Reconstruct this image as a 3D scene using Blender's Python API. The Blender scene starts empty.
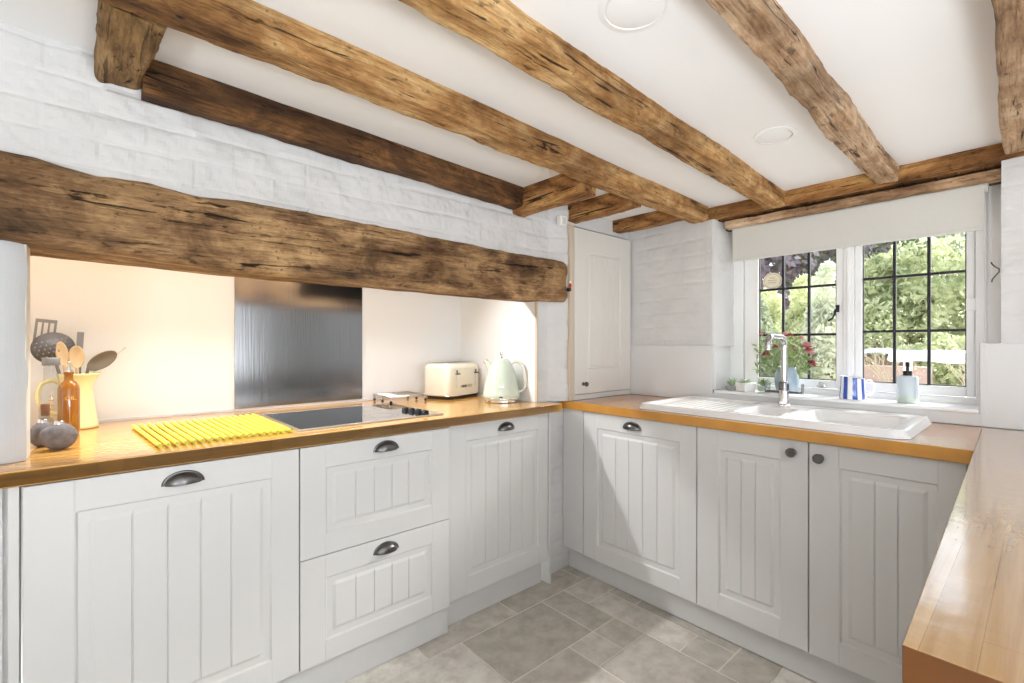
import bpy, bmesh, math, random
from mathutils import Vector, Matrix, noise
random.seed(7)
PI = math.pi
S = bpy.context.scene
COL = S.collection

# ------------------------------------------------------------------ helpers
def new_mat(name):
    m = bpy.data.materials.new(name); m.use_nodes = True
    nt = m.node_tree; b = nt.nodes['Principled BSDF']
    return m, nt, b
def N(nt, t, **kw):
    n = nt.nodes.new(t)
    for k, v in kw.items():
        if k in n.inputs: n.inputs[k].default_value = v
        else: setattr(n, k, v)
    return n
def L(nt, a, b): nt.links.new(a, b)
def rgb(h):
    c = [((h >> s) & 255) / 255 for s in (16, 8, 0)]
    return tuple(x / 12.92 if x <= .04045 else ((x + .055) / 1.055) ** 2.4 for x in c) + (1,)
def plain(name, col, rough=.5, metal=0, coat=0, spec=.5, bump=0, bscale=200, trans=0, ior=1.45, var=.06, vscale=6):
    m, nt, b = new_mat(name)
    b.inputs['Roughness'].default_value = rough; b.inputs['Metallic'].default_value = metal
    b.inputs['Coat Weight'].default_value = coat; b.inputs['Specular IOR Level'].default_value = spec
    b.inputs['Transmission Weight'].default_value = trans; b.inputs['IOR'].default_value = ior
    tc = N(nt, 'ShaderNodeTexCoord')
    n = N(nt, 'ShaderNodeTexNoise', Scale=vscale, Detail=4.0); L(nt, tc.outputs['Object'], n.inputs['Vector'])
    mx = N(nt, 'ShaderNodeMixRGB', Color1=tuple(c * (1 - var) for c in col[:3]) + (1,), Color2=tuple(min(1, c * (1 + var)) for c in col[:3]) + (1,))
    L(nt, n.outputs['Fac'], mx.inputs['Fac']); L(nt, mx.outputs[0], b.inputs['Base Color'])
    if bump:
        n2 = N(nt, 'ShaderNodeTexNoise', Scale=bscale, Detail=3.0); L(nt, tc.outputs['Object'], n2.inputs['Vector'])
        bp = N(nt, 'ShaderNodeBump', Strength=bump, Distance=.002); L(nt, n2.outputs['Fac'], bp.inputs['Height']); L(nt, bp.outputs[0], b.inputs['Normal'])
    return m
def ramp(nt, stops):
    r = N(nt, 'ShaderNodeValToRGB'); e = r.color_ramp.elements
    while len(e) < len(stops): e.new(.5)
    for i, (p, c) in enumerate(stops): e[i].position = p; e[i].color = c
    return r
def thin_glass(name, tint=(1, 1, 1, 1), refl=1.0):
    m = bpy.data.materials.new(name); m.use_nodes = True; nt = m.node_tree
    nt.nodes.remove(nt.nodes['Principled BSDF']); out = nt.nodes['Material Output']
    lw = N(nt, 'ShaderNodeLayerWeight', Blend=.5); fr = N(nt, 'ShaderNodeMath', operation='POWER'); fr.inputs[1].default_value = 3.5; L(nt, lw.outputs['Facing'], fr.inputs[0]); t = N(nt, 'ShaderNodeBsdfTransparent', Color=tint)
    g = N(nt, 'ShaderNodeBsdfGlossy', Roughness=.02); mx = N(nt, 'ShaderNodeMixShader')
    ml = N(nt, 'ShaderNodeMath', operation='MULTIPLY'); ml.inputs[1].default_value = .55 * refl; ad = N(nt, 'ShaderNodeMath', operation='ADD'); ad.inputs[1].default_value = .025 * refl
    L(nt, fr.outputs[0], ml.inputs[0]); L(nt, ml.outputs[0], ad.inputs[0]); L(nt, ad.outputs[0], mx.inputs[0]); L(nt, t.outputs[0], mx.inputs[1]); L(nt, g.outputs[0], mx.inputs[2]); L(nt, mx.outputs[0], out.inputs[0])
    return m
def beam_mat(name, dark, mid, light, grain=1.0, holes=.5, rough=.75):
    m, nt, b = new_mat(name)
    tc = N(nt, 'ShaderNodeTexCoord')
    def nz(scale, sc, det=6.0, ro=.6, di=0.0, off=0.0):
        mp = N(nt, 'ShaderNodeMapping'); mp.inputs['Scale'].default_value = sc; mp.inputs['Location'].default_value = (off, off, off); L(nt, tc.outputs['Object'], mp.inputs[0])
        n = N(nt, 'ShaderNodeTexNoise', Scale=scale, Detail=det, Roughness=ro, Distortion=di); L(nt, mp.outputs[0], n.inputs['Vector']); return n.outputs['Fac']
    def mul(col, facsock, stops, amount):
        r = ramp(nt, stops); L(nt, facsock, r.inputs[0]); x = N(nt, 'ShaderNodeMixRGB', blend_type='MULTIPLY'); x.inputs['Fac'].default_value = amount; L(nt, col, x.inputs[1]); L(nt, r.outputs[0], x.inputs[2]); return x.outputs[0]
    streak = nz(1.0, (2.0, 26, 26), 7.0, .65, .8); blotch = nz(6.5, (.7, 1.2, 1.2), 8.0, .68, .5, 3.0); fine = nz(1.0, (9, 150, 150), 5.0, .7)
    crack = nz(1.0, (2.6, 48, 48), 3.0, .55, 1.4, 7.0); pits = nz(38.0, (.55, 1, 1), 3.0, .6, .0, 5.0); big = nz(2.6, (.8, 1.5, 1.5), 4.0, .6, .4, 11.0)
    mixf = N(nt, 'ShaderNodeMixRGB'); mixf.inputs['Fac'].default_value = .7; L(nt, streak, mixf.inputs[1]); L(nt, blotch, mixf.inputs[2])
    r = ramp(nt, [(.36, dark), (.48, mid), (.60, light)]); L(nt, mixf.outputs[0], r.inputs[0]); c = r.outputs[0]
    c = mul(c, fine, [(.34, (.42, .33, .25, 1)), (.52, (1, 1, 1, 1))], .7 * grain)
    c = mul(c, crack, [(.31, (.08, .055, .04, 1)), (.385, (1, 1, 1, 1))], .95 * grain)
    c = mul(c, big, [(.36, (.42, .36, .30, 1)), (.52, (1, 1, 1, 1))], .8)
    c = mul(c, pits, [(.31, (.10, .07, .045, 1)), (.39, (1, 1, 1, 1))], min(1, holes * 1.2))
    v = N(nt, 'ShaderNodeTexVoronoi', Scale=42.0); L(nt, tc.outputs['Object'], v.inputs['Vector'])
    gate = ramp(nt, [(.52, (1, 1, 1, 1)), (.57, (0, 0, 0, 1))]); L(nt, blotch, gate.inputs[0])
    ad0 = N(nt, 'ShaderNodeMath', operation='ADD'); L(nt, v.outputs['Distance'], ad0.inputs[0]); L(nt, gate.outputs[0], ad0.inputs[1])
    c = mul(c, ad0.outputs[0], [(.14, (.06, .04, .03, 1)), (.22, (1, 1, 1, 1))], holes)
    L(nt, c, b.inputs['Base Color']); b.inputs['Roughness'].default_value = rough; b.inputs['Specular IOR Level'].default_value = .3
    s1 = N(nt, 'ShaderNodeMath', operation='ADD'); L(nt, fine, s1.inputs[0]); L(nt, blotch, s1.inputs[1])
    s2 = N(nt, 'ShaderNodeMath', operation='ADD'); L(nt, s1.outputs[0], s2.inputs[0]); L(nt, streak, s2.inputs[1])
    cr = ramp(nt, [(.29, (0, 0, 0, 1)), (.37, (1, 1, 1, 1))]); L(nt, crack, cr.inputs[0]); s3 = N(nt, 'ShaderNodeMath', operation='ADD'); L(nt, s2.outputs[0], s3.inputs[0]); L(nt, cr.outputs[0], s3.inputs[1])
    bp = N(nt, 'ShaderNodeBump', Strength=1.0, Distance=.010); L(nt, s3.outputs[0], bp.inputs['Height']); L(nt, bp.outputs[0], b.inputs['Normal'])
    return m
def stave_mat(name, a, bcol, c, rot=0.0, rough=.2, bump=.06):
    m, nt, b = new_mat(name)
    tc = N(nt, 'ShaderNodeTexCoord'); mp = N(nt, 'ShaderNodeMapping'); mp.inputs['Rotation'].default_value = (0, 0, rot); L(nt, tc.outputs['Object'], mp.inputs[0])
    br = N(nt, 'ShaderNodeTexBrick', Scale=1.0); br.offset = .37; br.offset_frequency = 2
    br.inputs['Color1'].default_value = a; br.inputs['Color2'].default_value = bcol; br.inputs['Mortar'].default_value = tuple(x * .7 for x in a[:3]) + (1,)
    br.inputs['Mortar Size'].default_value = .0006; br.inputs['Mortar Smooth'].default_value = .5; br.inputs['Bias'].default_value = 0
    br.inputs['Brick Width'].default_value = .42; br.inputs['Row Height'].default_value = .042; L(nt, mp.outputs[0], br.inputs['Vector'])
    ms = N(nt, 'ShaderNodeMapping'); ms.inputs['Scale'].default_value = (3, 70, 70); L(nt, mp.outputs[0], ms.inputs[0])
    n = N(nt, 'ShaderNodeTexNoise', Scale=1.0, Detail=6.0, Roughness=.6, Distortion=.4); L(nt, ms.outputs[0], n.inputs['Vector'])
    r = ramp(nt, [(.35, (.62, .5, .38, 1)), (.6, (1, 1, 1, 1))]); L(nt, n.outputs['Fac'], r.inputs[0])
    mm = N(nt, 'ShaderNodeMixRGB', blend_type='MULTIPLY'); mm.inputs['Fac'].default_value = .6
    L(nt, br.outputs['Color'], mm.inputs[1]); L(nt, r.outputs[0], mm.inputs[2])
    n2 = N(nt, 'ShaderNodeTexNoise', Scale=2.2, Detail=3.0); L(nt, mp.outputs[0], n2.inputs['Vector'])
    m2 = N(nt, 'ShaderNodeMixRGB', Color2=c); r2 = ramp(nt, [(.4, (0, 0, 0, 1)), (.7, (.6, .6, .6, 1))]); L(nt, n2.outputs['Fac'], r2.inputs[0]); L(nt, r2.outputs[0], m2.inputs['Fac']); L(nt, mm.outputs[0], m2.inputs[1])
    L(nt, m2.outputs[0], b.inputs['Base Color'])
    rr = N(nt, 'ShaderNodeMapRange'); rr.inputs['To Min'].default_value = rough * .7; rr.inputs['To Max'].default_value = rough * 1.5; L(nt, n.outputs['Fac'], rr.inputs[0]); L(nt, rr.outputs[0], b.inputs['Roughness'])
    nw = N(nt, 'ShaderNodeTexNoise', Scale=28.0, Detail=4.0); L(nt, mp.outputs[0], nw.inputs['Vector'])
    bp = N(nt, 'ShaderNodeBump', Strength=bump, Distance=.004); L(nt, nw.outputs['Fac'], bp.inputs['Height']); L(nt, bp.outputs[0], b.inputs['Normal'])
    return m

# ---- bmesh pieces
def box(bm, x0, x1, y0, y1, z0, z1):
    vs = [bm.verts.new((x, y, z)) for z in (z0, z1) for y in (y0, y1) for x in (x0, x1)]
    for f in ((0, 2, 3, 1), (4, 5, 7, 6), (0, 1, 5, 4), (2, 6, 7, 3), (0, 4, 6, 2), (1, 3, 7, 5)):
        bm.faces.new([vs[i] for i in f])
def lathe(bm, prof, n=32, c=(0, 0, 0), cap0=True, cap1=True):
    rings = []
    for r, z in prof:
        rings.append([bm.verts.new((c[0] + r * math.cos(2 * PI * i / n), c[1] + r * math.sin(2 * PI * i / n), c[2] + z)) for i in range(n)])
    for a, b in zip(rings, rings[1:]):
        for i in range(n): bm.faces.new((a[i], a[(i + 1) % n], b[(i + 1) % n], b[i]))
    if cap0: bm.faces.new(rings[0][::-1])
    if cap1: bm.faces.new(rings[-1])
def tube(bm, pts, r, n=8, caps=True):
    pts = [Vector(p) for p in pts]; rings = []
    rr = r if isinstance(r, (list, tuple)) else [r] * len(pts)
    up = Vector((0, 0, 1))
    for i, p in enumerate(pts):
        t = (pts[min(i + 1, len(pts) - 1)] - pts[max(i - 1, 0)]).normalized()
        a = t.cross(up if abs(t.z) < .95 else Vector((1, 0, 0))).normalized()
        if i and a.dot(pa) < 0: a = -a
        pa = a; b = t.cross(a)
        rings.append([bm.verts.new(p + (a * math.cos(2 * PI * k / n) + b * math.sin(2 * PI * k / n)) * rr[i]) for k in range(n)])
    for a, b in zip(rings, rings[1:]):
        for k in range(n): bm.faces.new((a[k], a[(k + 1) % n], b[(k + 1) % n], b[k]))
    if caps: bm.faces.new(rings[0][::-1]); bm.faces.new(rings[-1])
def curve_pts(pts, k=5):
    P = [Vector(p) for p in pts]; P = [P[0] * 2 - P[1]] + P + [P[-1] * 2 - P[-2]]; out = []
    for i in range(1, len(P) - 2):
        a, b, c, d = P[i - 1:i + 3]
        for j in range(k):
            t = j / k; out.append(.5 * ((2 * b) + (c - a) * t + (2 * a - 5 * b + 4 * c - d) * t * t + (3 * b - a - 3 * c + d) * t ** 3))
    return out + [P[-2]]
def blob(bm, c, rx, ry, rz, seed=0, amp=0, freq=8, nu=24, nv=16):
    rings = []
    for j in range(1, nv):
        th = PI * j / nv
        ring = []
        for i in range(nu):
            ph = 2 * PI * i / nu
            v = Vector((rx * math.sin(th) * math.cos(ph), ry * math.sin(th) * math.sin(ph), rz * math.cos(th)))
            if amp: v *= 1 + amp * noise.noise(v * freq + Vector((seed * 3.1, seed, 0)))
            ring.append(bm.verts.new(v + Vector(c)))
        rings.append(ring)
    t = bm.verts.new((c[0], c[1], c[2] + rz)); b = bm.verts.new((c[0], c[1], c[2] - rz))
    for i in range(nu):
        bm.faces.new((t, rings[0][i], rings[0][(i + 1) % nu])); bm.faces.new((b, rings[-1][(i + 1) % nu], rings[-1][i]))
    for p, q in zip(rings, rings[1:]):
        for i in range(nu): bm.faces.new((p[i], q[i], q[(i + 1) % nu], p[(i + 1) % nu]))
def grid(bm, us, vs, fn):
    g = [[bm.verts.new(fn(u, v)) for v in vs] for u in us]
    for i in range(len(us) - 1):
        for j in range(len(vs) - 1): bm.faces.new((g[i][j], g[i + 1][j], g[i + 1][j + 1], g[i][j + 1]))
    return g
def xform(bm, M): bmesh.ops.transform(bm, matrix=M, verts=bm.verts)
def obj(name, bm, mat, parent=None, loc=None, rot=None, bevel=0, smooth=False, seg=2, autosmooth=None):
    bmesh.ops.recalc_face_normals(bm, faces=bm.faces)
    me = bpy.data.meshes.new(name)
    if smooth or bevel:
        for f in bm.faces: f.smooth = True
    bm.to_mesh(me); bm.free()
    for m in (mat if isinstance(mat, (list, tuple)) else [mat]): me.materials.append(m)
    o = bpy.data.objects.new(name, me); COL.objects.link(o)
    if parent: o.parent = parent
    if loc: o.location = loc
    if rot: o.rotation_euler = rot
    if bevel:
        b = o.modifiers.new('bevel', 'BEVEL'); b.width = bevel; b.segments = seg; b.limit_method = 'ANGLE'; b.angle_limit = math.radians(40); b.harden_normals = True
    elif autosmooth:
        try: me.set_sharp_from_angle(angle=math.radians(autosmooth))
        except Exception: pass
    return o
def empty(name, loc, rz=0, label=None, cat=None, group=None, kind=None):
    o = bpy.data.objects.new(name, None); COL.objects.link(o); o.location = loc; o.rotation_euler = (0, 0, rz); o.empty_display_size = .05
    tag(o, label, cat, group, kind); return o
def tag(o, label=None, cat=None, group=None, kind=None):
    if label: o['label'] = label
    if cat: o['category'] = cat
    if group: o['group'] = group
    if kind: o['kind'] = kind
    return o
def BM(): return bmesh.new()
def boxo(name, dims, mat, parent=None, bevel=.002, loc=None):
    bm = BM(); box(bm, *dims); return obj(name, bm, mat, parent, loc=loc, bevel=bevel)

# ------------------------------------------------------------------ materials
CAB = plain('cabinet_paint', (.66, .655, .645, 1), .42, var=.012)
CABIN = plain('carcass_board', (.62, .61, .59, 1), .6, var=.02)
PLAST = plain('white_plaster', (.80, .79, .775, 1), .8, var=.02, bump=.25, bscale=45)
CEILM = plain('ceiling_plaster', (.90, .90, .90, 1), .85, var=.012, bump=.3, bscale=9)
CREAM = plain('cream_wall', (.80, .80, .795, 1), .55, var=.012)
TILEW = plain('white_splash_board', (.70, .70, .70, 1), .28, var=.01)
UPVC = plain('white_window_paint', (.88, .88, .88, 1), .35, var=.01)
SILLW = plain('white_sill_paint', (.88, .88, .88, 1), .4, var=.01)
BLIND = plain('blind_fabric', (.66, .655, .62, 1), .9, var=.03, vscale=90, bump=.3, bscale=900)
CERAM = plain('white_ceramic', (.83, .83, .83, 1), .12, coat=.4, var=.01)
TAPM = plain('tap_chrome', (.50, .50, .51, 1), .12, metal=1, var=.01)
TAPD = plain('tap_dark_chrome', (.20, .20, .21, 1), .2, metal=1, var=.01)
CHROME = plain('chrome', (.75, .75, .76, 1), .08, metal=1, var=.01)
STEEL = plain('brushed_steel', (.60, .59, .57, 1), .3, metal=1, var=.05)
PEWTER = plain('antique_pewter', (.15, .148, .145, 1), .3, metal=1, var=.15, vscale=40)
BLACKP = plain('black_plastic', (.012, .012, .013, 1), .3, var=.1)
BLACKM = plain('black_iron', (.018, .018, .022, 1), .45, var=.1)
GLASSB = plain('black_hob_glass', (.012, .013, .015, 1), .03, coat=1, var=.05)
YEL = plain('yellow_silicone', (.86, .74, .07, 1), .35, var=.03)
GRN = plain('olive_end_cap', (.50, .50, .07, 1), .5, var=.1)
JUGY = plain('pale_yellow_enamel', (.85, .78, .42, 1), .22, coat=.3, var=.02)
AMBER = plain('amber_glass', (.50, .19, .02, 1), .05, trans=.45, coat=.5, var=.12)
GOLD = plain('yellow_print', (.82, .55, .10, 1), .5)
CLEAR = thin_glass('clear_glass', (.90, .92, .92, 1), 1.2)
PANE = thin_glass('window_glass', (.97, .98, .98, 1), .5)
FROST = plain('frosted_glass', (.72, .80, .86, 1), .18, trans=.35, var=.06, vscale=25)
WSPOON = plain('pale_wood', (.62, .45, .26, 1), .6, var=.15, vscale=30)
GREYP = plain('grey_nylon', (.20, .19, .185, 1), .5, var=.1)
DGREY = plain('dark_grey_nylon', (.095, .088, .086, 1), .5, var=.25)
OLIVE = plain('bronze_nylon', (.16, .125, .085, 1), .4, var=.15)
STONE = plain('speckled_stone', (.15, .135, .135, 1), .9, var=.6, vscale=60, bump=.7, bscale=90)
TOAST = plain('cream_enamel', (.80, .75, .62, 1), .25, coat=.3, var=.01)
KET = plain('pale_green_enamel', (.58, .66, .56, 1), .25, coat=.3, var=.01)
BLUEW = plain('cobalt_blue_glaze', (.03, .085, .42, 1), .2, coat=.4, var=.1)
VASE = plain('blue_grey_glaze', (.33, .42, .50, 1), .2, coat=.4, var=.25, vscale=20)
LEAF = plain('leaf_green', (.27, .36, .14, 1), .55, var=.4, vscale=30)
PALEG = plain('succulent_green', (.38, .47, .31, 1), .55, var=.2, vscale=30)
REDF = plain('dark_red_petal', (.36, .07, .08, 1), .6, var=.4, vscale=40)
PINKF = plain('pink_petal', (.66, .26, .30, 1), .6, var=.4, vscale=40)
REDP = plain('red_plastic', (.55, .02, .02, 1), .4)
STEM = plain('twig', (.22, .16, .09, 1), .8, var=.2)
STICK = plain('cream_sticker', (.80, .74, .58, 1), .6, var=.12, vscale=60)
BROWN = plain('brown_cork', (.20, .09, .04, 1), .7, var=.2)
GREYB = plain('beige_edge_trim', (.60, .50, .39, 1), .5, var=.05)
TRIMG = plain('pale_tile_trim', (.68, .66, .62, 1), .4, var=.03)
def painted_brick(name, col, axis):
    """white limewashed masonry: broad lumps and patchy paint"""
    m, nt, b = new_mat(name); tc = N(nt, 'ShaderNodeTexCoord')
    n = N(nt, 'ShaderNodeTexNoise', Scale=7.0, Detail=6.0); L(nt, tc.outputs['Object'], n.inputs['Vector'])
    r = ramp(nt, [(.3, tuple(c * .92 for c in col[:3]) + (1,)), (.6, col)]); L(nt, n.outputs['Fac'], r.inputs[0]); L(nt, r.outputs[0], b.inputs['Base Color'])
    b.inputs['Roughness'].default_value = .75
    n2 = N(nt, 'ShaderNodeTexNoise', Scale=55.0, Detail=5.0); L(nt, tc.outputs['Object'], n2.inputs['Vector'])
    bp = N(nt, 'ShaderNodeBump', Strength=.35, Distance=.004); L(nt, n2.outputs['Fac'], bp.inputs['Height']); L(nt, bp.outputs[0], b.inputs['Normal'])
    return m
BRICKW = painted_brick('white_painted_brick', (.67, .665, .66, 1), 0)
def px8(r, g, b):
    """a colour given as three 0 to 255 display values"""
    return tuple(x / 12.92 if x <= .04045 else ((x + .055) / 1.055) ** 2.4 for x in (r / 255, g / 255, b / 255)) + (1,)
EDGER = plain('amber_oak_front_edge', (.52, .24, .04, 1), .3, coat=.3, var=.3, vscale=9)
EDGE = plain('shaded_oak_edge', (.13, .045, .008, 1), .3, coat=.3, var=.35, vscale=14)  # peninsula oak edge with the shade of its dim sides mixed into the colour
OAK_A = beam_mat('old_oak_golden', px8(112, 76, 42), px8(184, 136, 82), px8(230, 192, 136))
OAK_B = beam_mat('old_oak_honey', px8(116, 80, 44), px8(190, 142, 86), px8(236, 198, 142))
OAK_C = beam_mat('old_oak_pale', px8(136, 104, 74), px8(206, 170, 134), px8(238, 212, 180))
OAK_D = beam_mat('old_oak_dark', px8(56, 37, 22), px8(102, 70, 41), px8(158, 112, 66))
OAK_E = beam_mat('bressummer_oak', px8(78, 60, 44), px8(146, 112, 78), px8(206, 168, 120))
OAK_F = beam_mat('old_oak_amber', px8(106, 68, 34), px8(180, 128, 76), px8(222, 178, 112))
OAK_G = beam_mat('old_oak_sawn', px8(98, 74, 42), px8(160, 124, 80), px8(208, 174, 122), grain=.6, holes=.9)
TOP_L = stave_mat('oak_worktop_honey', rgb(0xc99346), rgb(0xd9a95c), rgb(0xd8a24c), 0, .2)
TOP_R = stave_mat('oak_worktop_amber', rgb(0xb97d2e), rgb(0xc98e3c), rgb(0xb87624), PI / 2, .2)
TOP_P = stave_mat('oak_worktop_worn', (.45, .27, .115, 1), (.54, .35, .165, 1), (.40, .215, .07, 1), 0, .16, .35)
for m_, w_ in ((TOP_P, 1.0), (TOP_R, .6), (TOP_L, .6)):
    b_ = m_.node_tree.nodes['Principled BSDF']; b_.inputs['Coat Weight'].default_value = w_; b_.inputs['Coat Roughness'].default_value = .1; b_.inputs['Coat IOR'].default_value = 1.6

# ------------------------------------------------------------------ constants (metres)
YF = 1.75      # chimney breast face
XW = 2.46      # window wall face
YB = 2.43      # alcove back wall
def ceil_z(x): return 2.035 - .033 * x

# ------------------------------------------------------------------ setting
def struct(name, bm, mat, parent=None, **k):
    o = obj(name, bm, mat, parent, **k)
    if not parent: o['kind'] = 'structure'
    return o
# floor : stone-look tiles in mixed sizes
def floor_mesh():
    bm = BM(); lay = bm.loops.layers.color.new('tile')
    cell = .155; x0, y0 = -2.6, -2.6; nx, ny = 34, 29
    used = [[False] * ny for _ in range(nx)]; rnd = random.Random(5)
    sizes = [(2, 2), (2, 2), (2, 1), (1, 2), (1, 1), (3, 2), (2, 3)]
    gw = .0022
    for i in range(nx):
        for j in range(ny):
            if used[i][j]: continue
            rnd.shuffle(sizes)
            for w, h in sizes + [(1, 1)]:
                if i + w <= nx and j + h <= ny and not any(used[a][b] for a in range(i, i + w) for b in range(j, j + h)): break
            for a in range(i, i + w):
                for b in range(j, j + h): used[a][b] = True
            t = rnd.random(); c = (t, rnd.random(), 0, 1)
            X0, Y0, X1, Y1 = x0 + i * cell + gw, y0 + j * cell + gw, x0 + (i + w) * cell - gw, y0 + (j + h) * cell - gw
            f = bm.faces.new([bm.verts.new(p) for p in ((X0, Y0, 0), (X1, Y0, 0), (X1, Y1, 0), (X0, Y1, 0))])
            for l in f.loops: l[lay] = c
    f = bm.faces.new([bm.verts.new(p) for p in ((x0, y0, -.0015), (x0 + nx * cell, y0, -.0015), (x0 + nx * cell, y0 + ny * cell, -.0015), (x0, y0 + ny * cell, -.0015))])
    for l in f.loops: l[lay] = (0, 0, 1, 1)
    return bm
def floor_mat():
    m, nt, b = new_mat('stone_floor_tiles')
    at = N(nt, 'ShaderNodeVertexColor', layer_name='tile'); sp = N(nt, 'ShaderNodeSeparateColor'); L(nt, at.outputs[0], sp.inputs[0])
    r = ramp(nt, [(0, (.50, .465, .41, 1)), (.5, (.67, .63, .57, 1)), (1, (.83, .80, .75, 1))]); L(nt, sp.outputs[0], r.inputs[0])
    tc = N(nt, 'ShaderNodeTexCoord'); n = N(nt, 'ShaderNodeTexNoise', Scale=14.0, Detail=7.0, Roughness=.65); L(nt, tc.outputs['Object'], n.inputs['Vector'])
    r2 = ramp(nt, [(.33, (.62, .60, .57, 1)), (.62, (1.0, 1.0, 1.0, 1))]); L(nt, n.outputs['Fac'], r2.inputs[0])
    mm = N(nt, 'ShaderNodeMixRGB', blend_type='MULTIPLY'); mm.inputs['Fac'].default_value = .8; L(nt, r.outputs[0], mm.inputs[1]); L(nt, r2.outputs[0], mm.inputs[2])
    mg = N(nt, 'ShaderNodeMixRGB', Color2=rgb(0xe2dcd1)); L(nt, sp.outputs[2], mg.inputs['Fac']); L(nt, mm.outputs[0], mg.inputs[1])
    L(nt, mg.outputs[0], b.inputs['Base Color']); b.inputs['Roughness'].default_value = .5
    bp = N(nt, 'ShaderNodeBump', Strength=.2, Distance=.002); L(nt, n.outputs['Fac'], bp.inputs['Height']); L(nt, bp.outputs[0], b.inputs['Normal'])
    return m
struct('floor', floor_mesh(), floor_mat())
bm = BM()
def ceil_pt(u, v): return (u, v, ceil_z(u) + .004 * noise.noise(Vector((u * 1.5, v * 1.5, 0))) + .0015 * noise.noise(Vector((u * 7, v * 7, 3))))
grid(bm, [-2.7 + .05 * i for i in range(108)], [-2.7 + .05 * i for i in range(106)], ceil_pt)
struct('ceiling', bm, CEILM, smooth=True)

def masonry(bm, u0, u1, v0, v1, place, step=.009, seed=0, amp=1.0, bw=.225, bh=.078, vtop=None):
    """one face of old painted brickwork: soft courses, uneven lumps"""
    nu = max(2, int((u1 - u0) / step)); nv = max(2, int((v1 - v0) / step))
    def fn(u, v):
        if vtop: v = v0 + (v - v0) * (vtop(u) - v0) / (v1 - v0)
        w = v + .008 * noise.noise(Vector((u * 2.1, seed, 0))) + .006 * noise.noise(Vector((u * 9, v * 5, seed)))
        row = math.floor(w / bh); fv = w / bh - row
        uu = u / bw + (.5 if row % 2 else 0) + .12 * noise.noise(Vector((row * 7.7, seed, 1))); cu = math.floor(uu); fu = uu - cu
        dv = min(fv, 1 - fv) * bh; du = min(fu, 1 - fu) * bw
        soft = .5 + .8 * noise.noise(Vector((u * 3.3, v * 3.3, seed + 9)))
        soft2 = .35 + 1.1 * noise.noise(Vector((u * 6.3, v * 6.3, seed + 5)))
        g = max(max(0, 1 - dv / .013) ** 1.3 * max(.0, soft), .6 * max(0, 1 - du / .012) ** 1.3 * max(.0, soft2)) * .0055
        br = .0045 * noise.noise(Vector((cu * 5.3, row * 3.1, seed)))
        h = 1.3 * br * (1 - max(0, 1 - min(dv, du) / .015)) - g + .004 * noise.noise(Vector((u * 5, v * 6, seed + 3))) + .006 * noise.noise(Vector((u * 14, v * 14, seed))) + .0018 * noise.noise(Vector((u * 45, v * 45, seed)))
        return place(u, v, h * amp)
    grid(bm, [u0 + (u1 - u0) * i / nu for i in range(nu + 1)], [v0 + (v1 - v0) * i / nv for i in range(nv + 1)], fn)
# wall_north : chimney breast with an alcove
bm = BM()
def swell(u): t = max(0, min(1, (u - 1.79) / .10)); return .054 * t * t * (3 - 2 * t)
masonry(bm, 1.722, 1.894, .921, 1.47, lambda u, v, h: (u, YF - h * .8 - swell(u), v), seed=8, step=.006)
masonry(bm, -.7, 1.894, 1.53, 2.05, lambda u, v, h: (u, YF - h * 1.5 - swell(u), v), seed=2, vtop=lambda u: ceil_z(u) + .012)
box(bm, -2.6, -.7, YF, YF + .1, 0, 2.15)
box(bm, -.7, 1.893, YF + .014, YF + .10, 1.50, 2.02)
box(bm, 1.893, 2.47, 1.705, 1.78, 1.872, 2.02)
box(bm, 1.722, 1.885, YF + .003, YB + .12, .921, 1.5)
box(bm, 1.745, 1.885, YF, YF + .7, 0, .88)
struct('wall_north', bm, BRICKW)
bm = BM()   # left pier of the alcove, lime plastered
def pier(u, v, h): return (u, YF - h, v)
us = [-.7 + .01 * i for i in range(53)] + [-.176, -.168, -.16, -.152, -.145, -.14]
zs = [.921 + .012 * i for i in range(50)]
def pfn(u, v):
    e = max(0, (u + .18) / .04); rnd_ = .014 * e * e
    wob = .007 * noise.noise(Vector((0, v * 11, 4))) * (1 if u > -.2 else 0)
    return (u + wob, YF + rnd_ + .004 * noise.noise(Vector((u * 9, v * 9, 2))) , v)
grid(bm, us, zs, pfn)
box(bm, -.7, -.146, YF + .018, YF + .1, .921, 1.52)
struct('wall_pier_left', bm, plain('grey_lime_plaster', (.52, .525, .535, 1), .85, var=.05, vscale=9, bump=.4, bscale=60), smooth=False)
bm = BM(); box(bm, -.147, -.139, YF + .014, YF + .1, .921, 1.5)
struct('trim_1', bm, TRIMG, bevel=.002)
bm = BM()
box(bm, -.75, 1.885, YB, YB + .1, 0, 2.0); box(bm, -.76, -.75, 1.74, YB + .1, 0, .88)
box(bm, -.50, -.42, YF + .1, YB, .85, 2.0)
box(bm, 1.715, 1.722, YF + .012, YB, .921, 1.74)
struct('wall_alcove', bm, CREAM)
bm = BM(); box(bm, -.6, 1.80, YF + .10, YB + .1, 1.74, 1.80)
struct('ceiling_alcove', bm, CREAM)
bm = BM(); box(bm, 1.712, 1.722, YF - .004, YF + .012, .921, 1.47)
struct('trim_2', bm, GREYB, bevel=.002)
bm = BM(); box(bm, -.42, 1.714, YB - .006, YB, .9205, .932)   # sealant strip along the back of the worktop
struct('trim_3', bm, TILEW)
bm = BM()   # wall stub under the worktop in the corner + below the pier
masonry(bm, 1.745, 1.96, 0, .88, lambda u, v, h: (u, 1.742 - h, v), seed=5, step=.01)
box(bm, 1.745, 1.96, 1.75, 1.76, 0, .88)
struct('wall_stub', bm, BRICKW)
bm = BM(); masonry(bm, -.75, -.175, 0, .875, lambda u, v, h: (u, 1.69 - h, v), seed=6, step=.012)
box(bm, -.75, -.16, 1.70, 1.74, 0, .875)
struct('wall_under_pier', bm, BRICKW)
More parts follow.
